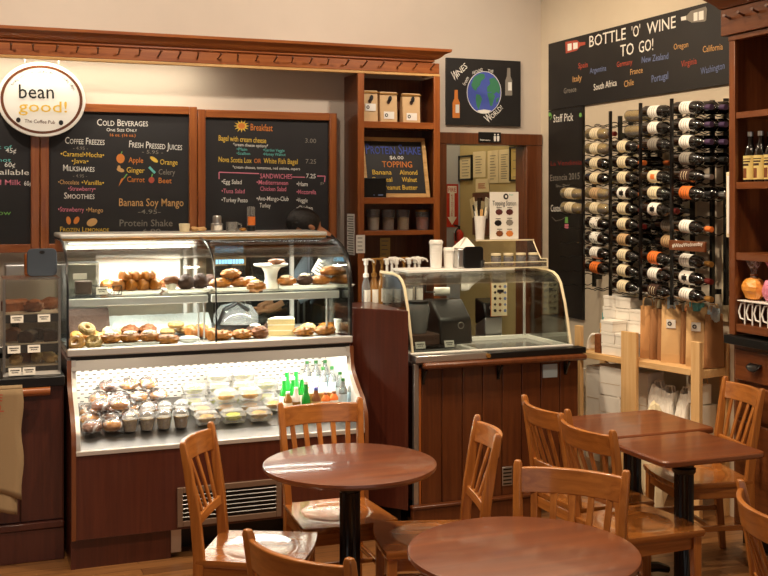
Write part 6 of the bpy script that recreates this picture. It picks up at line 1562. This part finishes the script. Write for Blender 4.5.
# bottles on the hutch shelf
def k_syrup():
    t = thing('label_bottle', 'x', 'bottle', world=False)
    obj('glass', G().lathe([(.034, 0), (.036, .008), (.036, .14), (.022, .18), (.014, .2), (.013, .245)], 18), 'bottleg', t)
    lb = obj('label', G().lathe([(.0365, .012), (.0365, .135)], 14, a0=PI-1.5, a1=PI+1.5, cap=False), 'yellowp', t)
    g = G()
    for z0, z1, a in ((.1, .108, .8), (.082, .094, .6), (.115, .12, .9)): g.lathe([(.0369, z0), (.0369, z1)], 8, a0=PI-a, a1=PI+a, cap=False)
    obj('label_print', g, 'dark_cake', lb, ang=0)
    g = G(); g.lathe([(.0369, .02), (.0369, .07)], 8, a0=PI-.5, a1=PI+.3, cap=False); obj('label_picture', g, 'bread', lb, ang=0)
    obj('cap', G().lathe([(.0155, .235), (.0155, .258), (.001, .259)], 12), 'steel', t); return t
SK = Kind(k_syrup)
for k in range(6):
    SK.put((XH+.055+(.0 if k < 4 else .09), YH1-.085-.078*(k if k < 4 else k-3.5), hz[1]+.001), 0, 'dark bottle with a yellow picture label on the hutch shelf, %s, %s from the left' % ('front' if k < 4 else 'back', ORD[k if k < 4 else k-4]), 'yellow labelled bottles in the hutch')
# cellophane bags on the mug rack and white hooks
zsh = hz[3]
yw = YH1-.05
t = thing('wire_rack', 'white wire rack with rounded loops on the lowest hutch shelf', 'wire rack', (XH+.05, yw-.2, zsh))
for k in range(6):
    y = yw-.03-.058*k
    obj('loop', G().tube([(XH+.02, y-.002, zsh+.11), (XH+.015, y+.018, zsh+.105), (XH+.01, y+.03, zsh+.065), (XH+.012, y+.02, zsh+.03), (XH+.016, y, zsh+.025)], .0045, 8), 'white', t)
    obj('upright', G().cyl((XH+.02, y-.004, zsh+.001), (XH+.02, y-.004, zsh+.118), .0045, 8), 'white', t)
obj('top_wire_tray', G().box(XH+.0, XH+.16, yw-.40, yw+.0, zsh+.119, zsh+.124), 'white', t)
for k, (yy, m, nm) in enumerate(((yw-.055, 'orangec', 'orange'), (yw-.205, 'pinkc', 'pink'))):
    z = zsh+.125; p = Vector((XH+.06, yy, z)); t = thing('gift_bundle', '%s cellophane wrapped gift bundle in the hutch' % nm, 'gift', p)
    obj('bundle', G().ell(p+Vector((0, 0, .06)), (.055, .072, .06), 14, 9, amp=.08, seed=k), m, t, ang=0)
    obj('gathered_top', G().lathe([(.03, .0), (.012, .025), (.018, .05), (.045, .1)], 12, p+Vector((0, 0, .105))), 'film' if k == 0 else m, t, ang=0); obj('ribbon', G().torus(p+Vector((0, 0, .13)), .014, .006, 12, 6), 'bread', t)

# ================================================================ TABLES and CHAIRS
def column_base(t, x, y, ztop, reach=.26):
    prf = [(.05, .055), (.055, .07), (.042, .09), (.042, ztop-.09), (.05, ztop-.08), (.05, ztop-.065), (.041, ztop-.06), (.047, ztop-.04), (.041, ztop-.03), (.055, ztop-.012)]
    g = G(); n = 28; rings = []
    for r, z in prf:
        ring = []
        for i in range(n):
            a = 2*PI*i/n; rr = r*(1-(.16 if i % 2 and .08 < z < ztop-.085 else 0)); ring.append(g.bm.verts.new((x+rr*math.cos(a), y+rr*math.sin(a), z)))
        rings.append(ring)
    for a, b in zip(rings, rings[1:]):
        for i in range(n): g.face([a[i], a[(i+1) % n], b[(i+1) % n], b[i]])
    g.face(rings[0][::-1]); g.face(rings[-1]); obj('column', g, 'bmetal', t, ang=50)
    for k in range(4):
        a = k*PI/2; d = Vector((math.cos(a), math.sin(a), 0)); c = Vector((x, y, 0))
        obj('foot', G().tube([c+d*.03+Vector((0, 0, .05)), c+d*.14+Vector((0, 0, .042)), c+d*reach+Vector((0, 0, .022))], [.028, .024, .018], 8), 'bmetal', t)
    obj('top_spider', G().box(x-.16, x+.16, y-.03, y+.03, ztop-.0115, ztop), 'bmetal', t)
def round_table(label, x, y):
    t = thing('round_table', label, 'table', (x, y, 0), group=None)
    obj('tabletop', G().lathe([(.325, .712), (.343, .716), (.35, .726), (.348, .736), (.338, .74), (.001, .74)], 64, (x, y, 0)), 'table', t); column_base(t, x, y, .711); return t
def square_table(label, x0, x1, y0, y1):
    t = thing('square_table', label, 'table', ((x0+x1)/2, (y0+y1)/2, 0)); c = .03
    pl = []
    for cx, cy, a0 in ((x1-c, y1-c, 0), (x0+c, y1-c, PI/2), (x0+c, y0+c, PI), (x1-c, y0+c, 1.5*PI)):
        for i in range(5): pl.append((cx+c*math.cos(a0+PI/8*i), cy+c*math.sin(a0+PI/8*i)))
    obj('tabletop', G().prism(pl, 'Z', .712, .74), 'table', t, bevel=.008); column_base(t, (x0+x1)/2, (y0+y1)/2, .711, .2); return t
round_table('round wooden table in front of the display case, on a black column', 1.46, 4.13)
round_table('round wooden table nearest the camera at the bottom centre', 1.585, 2.915)
square_table('square wooden table with the nearer black column, at the right', 2.635, 3.145, 3.665, 4.105)
square_table('square wooden table in front of the pine shelf', 2.665, 3.255, 4.135, 4.61)

def k_chair():
    t = thing('dining_chair', 'x', 'chair', world=False)
    n = 10
    out = []
    for i in range(n+1):
        u = -1+2*i/n; out.append((.205*u, .21-.02*u*u))
    pl = [(-.18, -.20), (.18, -.20)]+[(x, y) for x, y in out[::-1]]
    # seat as a grid with a saddle hollow
    g = G()
    def seat_top(u, v):
        w_ = .185+.022*v; x = w_*(2*u-1); y = -.20+(.41-.02*(2*u-1)**2)*v
        r2 = (x/.15)**2+((y+.0)/.14)**2
        dz = -.009*max(0, 1-r2)**.6 if r2 < 1 else 0
        return Vector((x, y, .44+dz))
    N = 26
    top = [[g.bm.verts.new(seat_top(i/N, j/N)) for j in range(N+1)] for i in range(N+1)]
    for i in range(N):
        for j in range(N): g.face([top[i][j], top[i+1][j], top[i+1][j+1], top[i][j+1]])
    rim = [top[i][0] for i in range(N+1)]+[top[N][j] for j in range(1, N+1)]+[top[i][N] for i in range(N-1, -1, -1)]+[top[0][j] for j in range(N-1, 0, -1)]
    mid = [g.bm.verts.new((q.co.x*1.012, q.co.y*1.012, .428)) for q in rim]; low = [g.bm.verts.new((q.co.x*.98, q.co.y*.98, .412)) for q in rim]
    for A, B in ((rim, mid), (mid, low)):
        for i in range(len(A)): g.face([A[i], A[(i+1) % len(A)], B[(i+1) % len(A)], B[i]])
    g.face(low)
    obj('seat', g, 'seat', t, ang=50)
    for s in (-1, 1):
        obj('leg', G().hexa([(s*.178+a*.013, .175+b*.013, 0) for a, b in ((-1, -1), (1, -1), (1, 1), (-1, 1))], [(s*.175+a*.02, .165+b*.02, .411) for a, b in ((-1, -1), (1, -1), (1, 1), (-1, 1))]), 'chair', t, bevel=.004)
        # rear leg runs on into the back post
        pts = [(s*.172, -.225, .0, .013, .016), (s*.17, -.196, .3, .015, .02), (s*.17, -.192, .44, .016, .021), (s*.176, -.205, .6, .015, .019), (s*.184, -.232, .78, .014, .016), (s*.188, -.248, .868, .0135, .013), (s*.1885, -.25, .882, .010, .009)]
        g = G(); rings = [[g.bm.verts.new((x+a*wx, y+b*wy, z)) for a, b in ((-1, -1), (1, -1), (1, 1), (-1, 1))] for x, y, z, wx, wy in pts]
        for A, B in zip(rings, rings[1:]):
            for i in range(4): g.face([A[i], A[(i+1) % 4], B[(i+1) % 4], B[i]])
        g.face(rings[0][::-1]); g.face(rings[-1]); obj('back_post', g, 'chair', t, bevel=.004)
    yb = lambda z: -.192-(z-.44)*.03-max(0, z-.5)**1.0*.13
    def rail(z0, z1, bow, th, crown=0, hw=.176):
        g = G(); n = 14; R_ = []
        for i in range(n+1):
            u = -1+2*i/n; x = hw*u; y = -bow*(1-u*u); c = crown*(1-u*u)
            R_.append([g.bm.verts.new(q) for q in ((x, yb(z0)+y-th, z0), (x, yb(z0)+y+th, z0), (x, yb(z1)+y+th, z1+c), (x, yb(z1)+y-th, z1+c))])
        for A, B in zip(R_, R_[1:]):
            for i in range(4): g.face([A[i], A[(i+1) % 4], B[(i+1) % 4], B[i]])
        g.face(R_[0][::-1]); g.face(R_[-1]); return g
    obj('top_rail', rail(.772, .858, .044, .0095, .0), 'chair_x', t, bevel=.004)
    obj('lower_rail', rail(.555, .59, .006, .009, 0, .162), 'chair_x', t, bevel=.003)
    for k in range(5):
        u = (-2+k)/2.6; g = G(); R_ = []
        for z, bow in ((.585, .006), (.68, .023), (.78, .043)):
            x = (.155+(z-.585)*.09)*u; y = yb(z)-bow*(1-u*u); R_.append([g.bm.verts.new((x+a*.0115, y+b*.005, z)) for a, b in ((-1, -1), (1, -1), (1, 1), (-1, 1))])
        for A, B in zip(R_, R_[1:]):
            for i in range(4): g.face([A[i], A[(i+1) % 4], B[(i+1) % 4], B[i]])
        g.face(R_[0][::-1]); g.face(R_[-1]); obj('slat', g, 'chair', t, bevel=.002)
    obj('front_apron', G().box(-.156, .156, .158, .176, .355, .411), 'chair_x', t, bevel=.003); obj('rear_apron', G().box(-.155, .155, -.198, -.182, .36, .411), 'chair_x', t, bevel=.003)
    for s in (-1, 1):
        obj('side_apron', G().box(s*.172-.009, s*.172+.009, -.178, .147, .357, .411), 'seat', t, bevel=.003)
        obj('side_stretcher', G().box(s*.172-.009, s*.172+.009, -.186, .155, .2, .225), 'seat', t, bevel=.003)
    obj('cross_stretcher', G().box(-.163, .163, -.01, .008, .203, .222), 'chair_x', t, bevel=.003)
    return t
CH = Kind(k_chair)
def chair(mx, my, head, label):
    h = R(head); f = Vector((math.cos(h), math.sin(h)))
    CH.put((mx+f.x*.25, my+f.y*.25, 0), h-PI/2, label, None)
chair(.87, 4.26, -28, 'wooden slat back chair at the left of the round table before the display case')
chair(1.53, 4.73, -91, 'wooden chair behind the farther round table, its back against the cooler view')
chair(2.0, 3.98, 166, 'wooden chair at the right of the farther round table, seen side on')
chair(1.96, 3.262, 226, 'wooden chair behind the nearest round table, facing the camera')
chair(2.40, 3.88, 2, 'wooden chair at the left side of the nearer square table')
chair(2.46, 4.32, 1, 'wooden chair at the left side of the square table by the pine shelf')
chair(3.645, 4.42, 168, 'wooden chair at the right of the square table by the pine shelf, before the hutch')
chair(2.30, 2.72, -23, 'wooden chair cut off by the lower right edge')
chair(.835, 2.79, 29, 'wooden chair whose curved back rises at the bottom left, nearest on that side')
# ================================================================ CAMERA + LIGHT
cd = bpy.data.cameras.new('camera'); cam = bpy.data.objects.new('camera', cd); C.objects.link(cam)
cam.location = (0, 0, H); cam.rotation_euler = (R(90), 0, -R(21.26))
cd.sensor_width = 36; cd.lens = 36*F/768; cd.shift_y = -(288-HY)/768; cd.clip_start = .05
bpy.context.scene.camera = cam
def light(kind, name, loc, power, col=(1, 1, 1), rot=(0, 0, 0), size=.1, sy=None, spot=None, blend=.5):
    d = bpy.data.lights.new(name, kind); d.energy = power; d.color = col
    if kind == 'AREA':
        d.size = size
        if sy: d.shape = 'RECTANGLE'; d.size_y = sy
    elif kind in ('POINT', 'SPOT'): d.shadow_soft_size = size
    if kind == 'SPOT': d.spot_size = R(spot); d.spot_blend = blend
    o = bpy.data.objects.new(name, d); C.objects.link(o); o.location = loc; o.rotation_euler = rot
    return o
W = bpy.data.worlds.new('world'); bpy.context.scene.world = W; W.use_nodes = True
W.node_tree.nodes['Background'].inputs[0].default_value = (1, .86, .7, 1); W.node_tree.nodes['Background'].inputs[1].default_value = .04
warm = (1, .80, .57); day = (1, .95, .9)
# lamps over the counters and tables
for i, (x, y, p) in enumerate(((.3, 4.6, 38), (1.6, 4.6, 38), (2.8, 4.4, 38), (2.9, 2.9, 34), (1.2, 2.8, 30), (-.5, 3.0, 30))):
    light('SPOT', 'ceiling_spot', (x, y, 3.45), p*4.1, warm, (0, 0, 0), .06, spot=115, blend=.7)
for x in (-.2, 1.4, 3.0): light('SPOT', 'wall_fill', (x, 5.7, 3.4), 75, (1, .87, .72), (R(72), 0, 0), .06, spot=110, blend=.9)  # extra spots added to brighten the upper back wall
light('SPOT', 'rack_spot', (2.2, 5.2, 3.4), 110, warm, (R(12), R(-52), 0), .05, spot=95, blend=.8)
light('SPOT', 'rack_spot', (2.2, 6.2, 3.4), 75, warm, (0, R(-52), 0), .05, spot=95, blend=.8)
light('AREA', 'front_window', (.6, -2.2, 1.9), 20, day, (R(90), 0, 0), 4.5, 2.2)
# case lamps
light('AREA', 'case_lamp', (.9, 6.1, 1.55), 15, (1, .95, .87), (R(-8), 0, 0), .7, .06)
light('AREA', 'case_lamp', (1.63, 6.1, 1.55), 8, (1, .93, .83), (R(-8), 0, 0), .7, .06)
light('AREA', 'case_lamp', (1.25, 5.95, 1.255), 10, (1, .95, .87), (R(-8), 0, 0), 1.42, .05)
light('AREA', 'cooler_lamp', (1.26, 5.715, .938), 12.5, (1, .93, .80), (R(22), 0, 0), 1.42, .05)
light('AREA', 'cornice_lamp', (.33, 7.0, zb+.02), 7, (1, .93, .75), (R(14), 0, 0), 2.3, .03)
light('AREA', 'dip_lamp', (2.8, 5.9, 1.35), 1.5, warm, (0, 0, 0), .9, .05)
light('POINT', 'corridor_lamp', (3.45, 7.9, 3.2), 22, (1, .85, .62), size=.12)
sc = bpy.context.scene
sc.view_settings.view_transform = 'Standard'; sc.view_settings.look = 'None'; sc.view_settings.exposure = 0; sc.view_settings.gamma = 1
sc.view_settings.use_curve_mapping = False
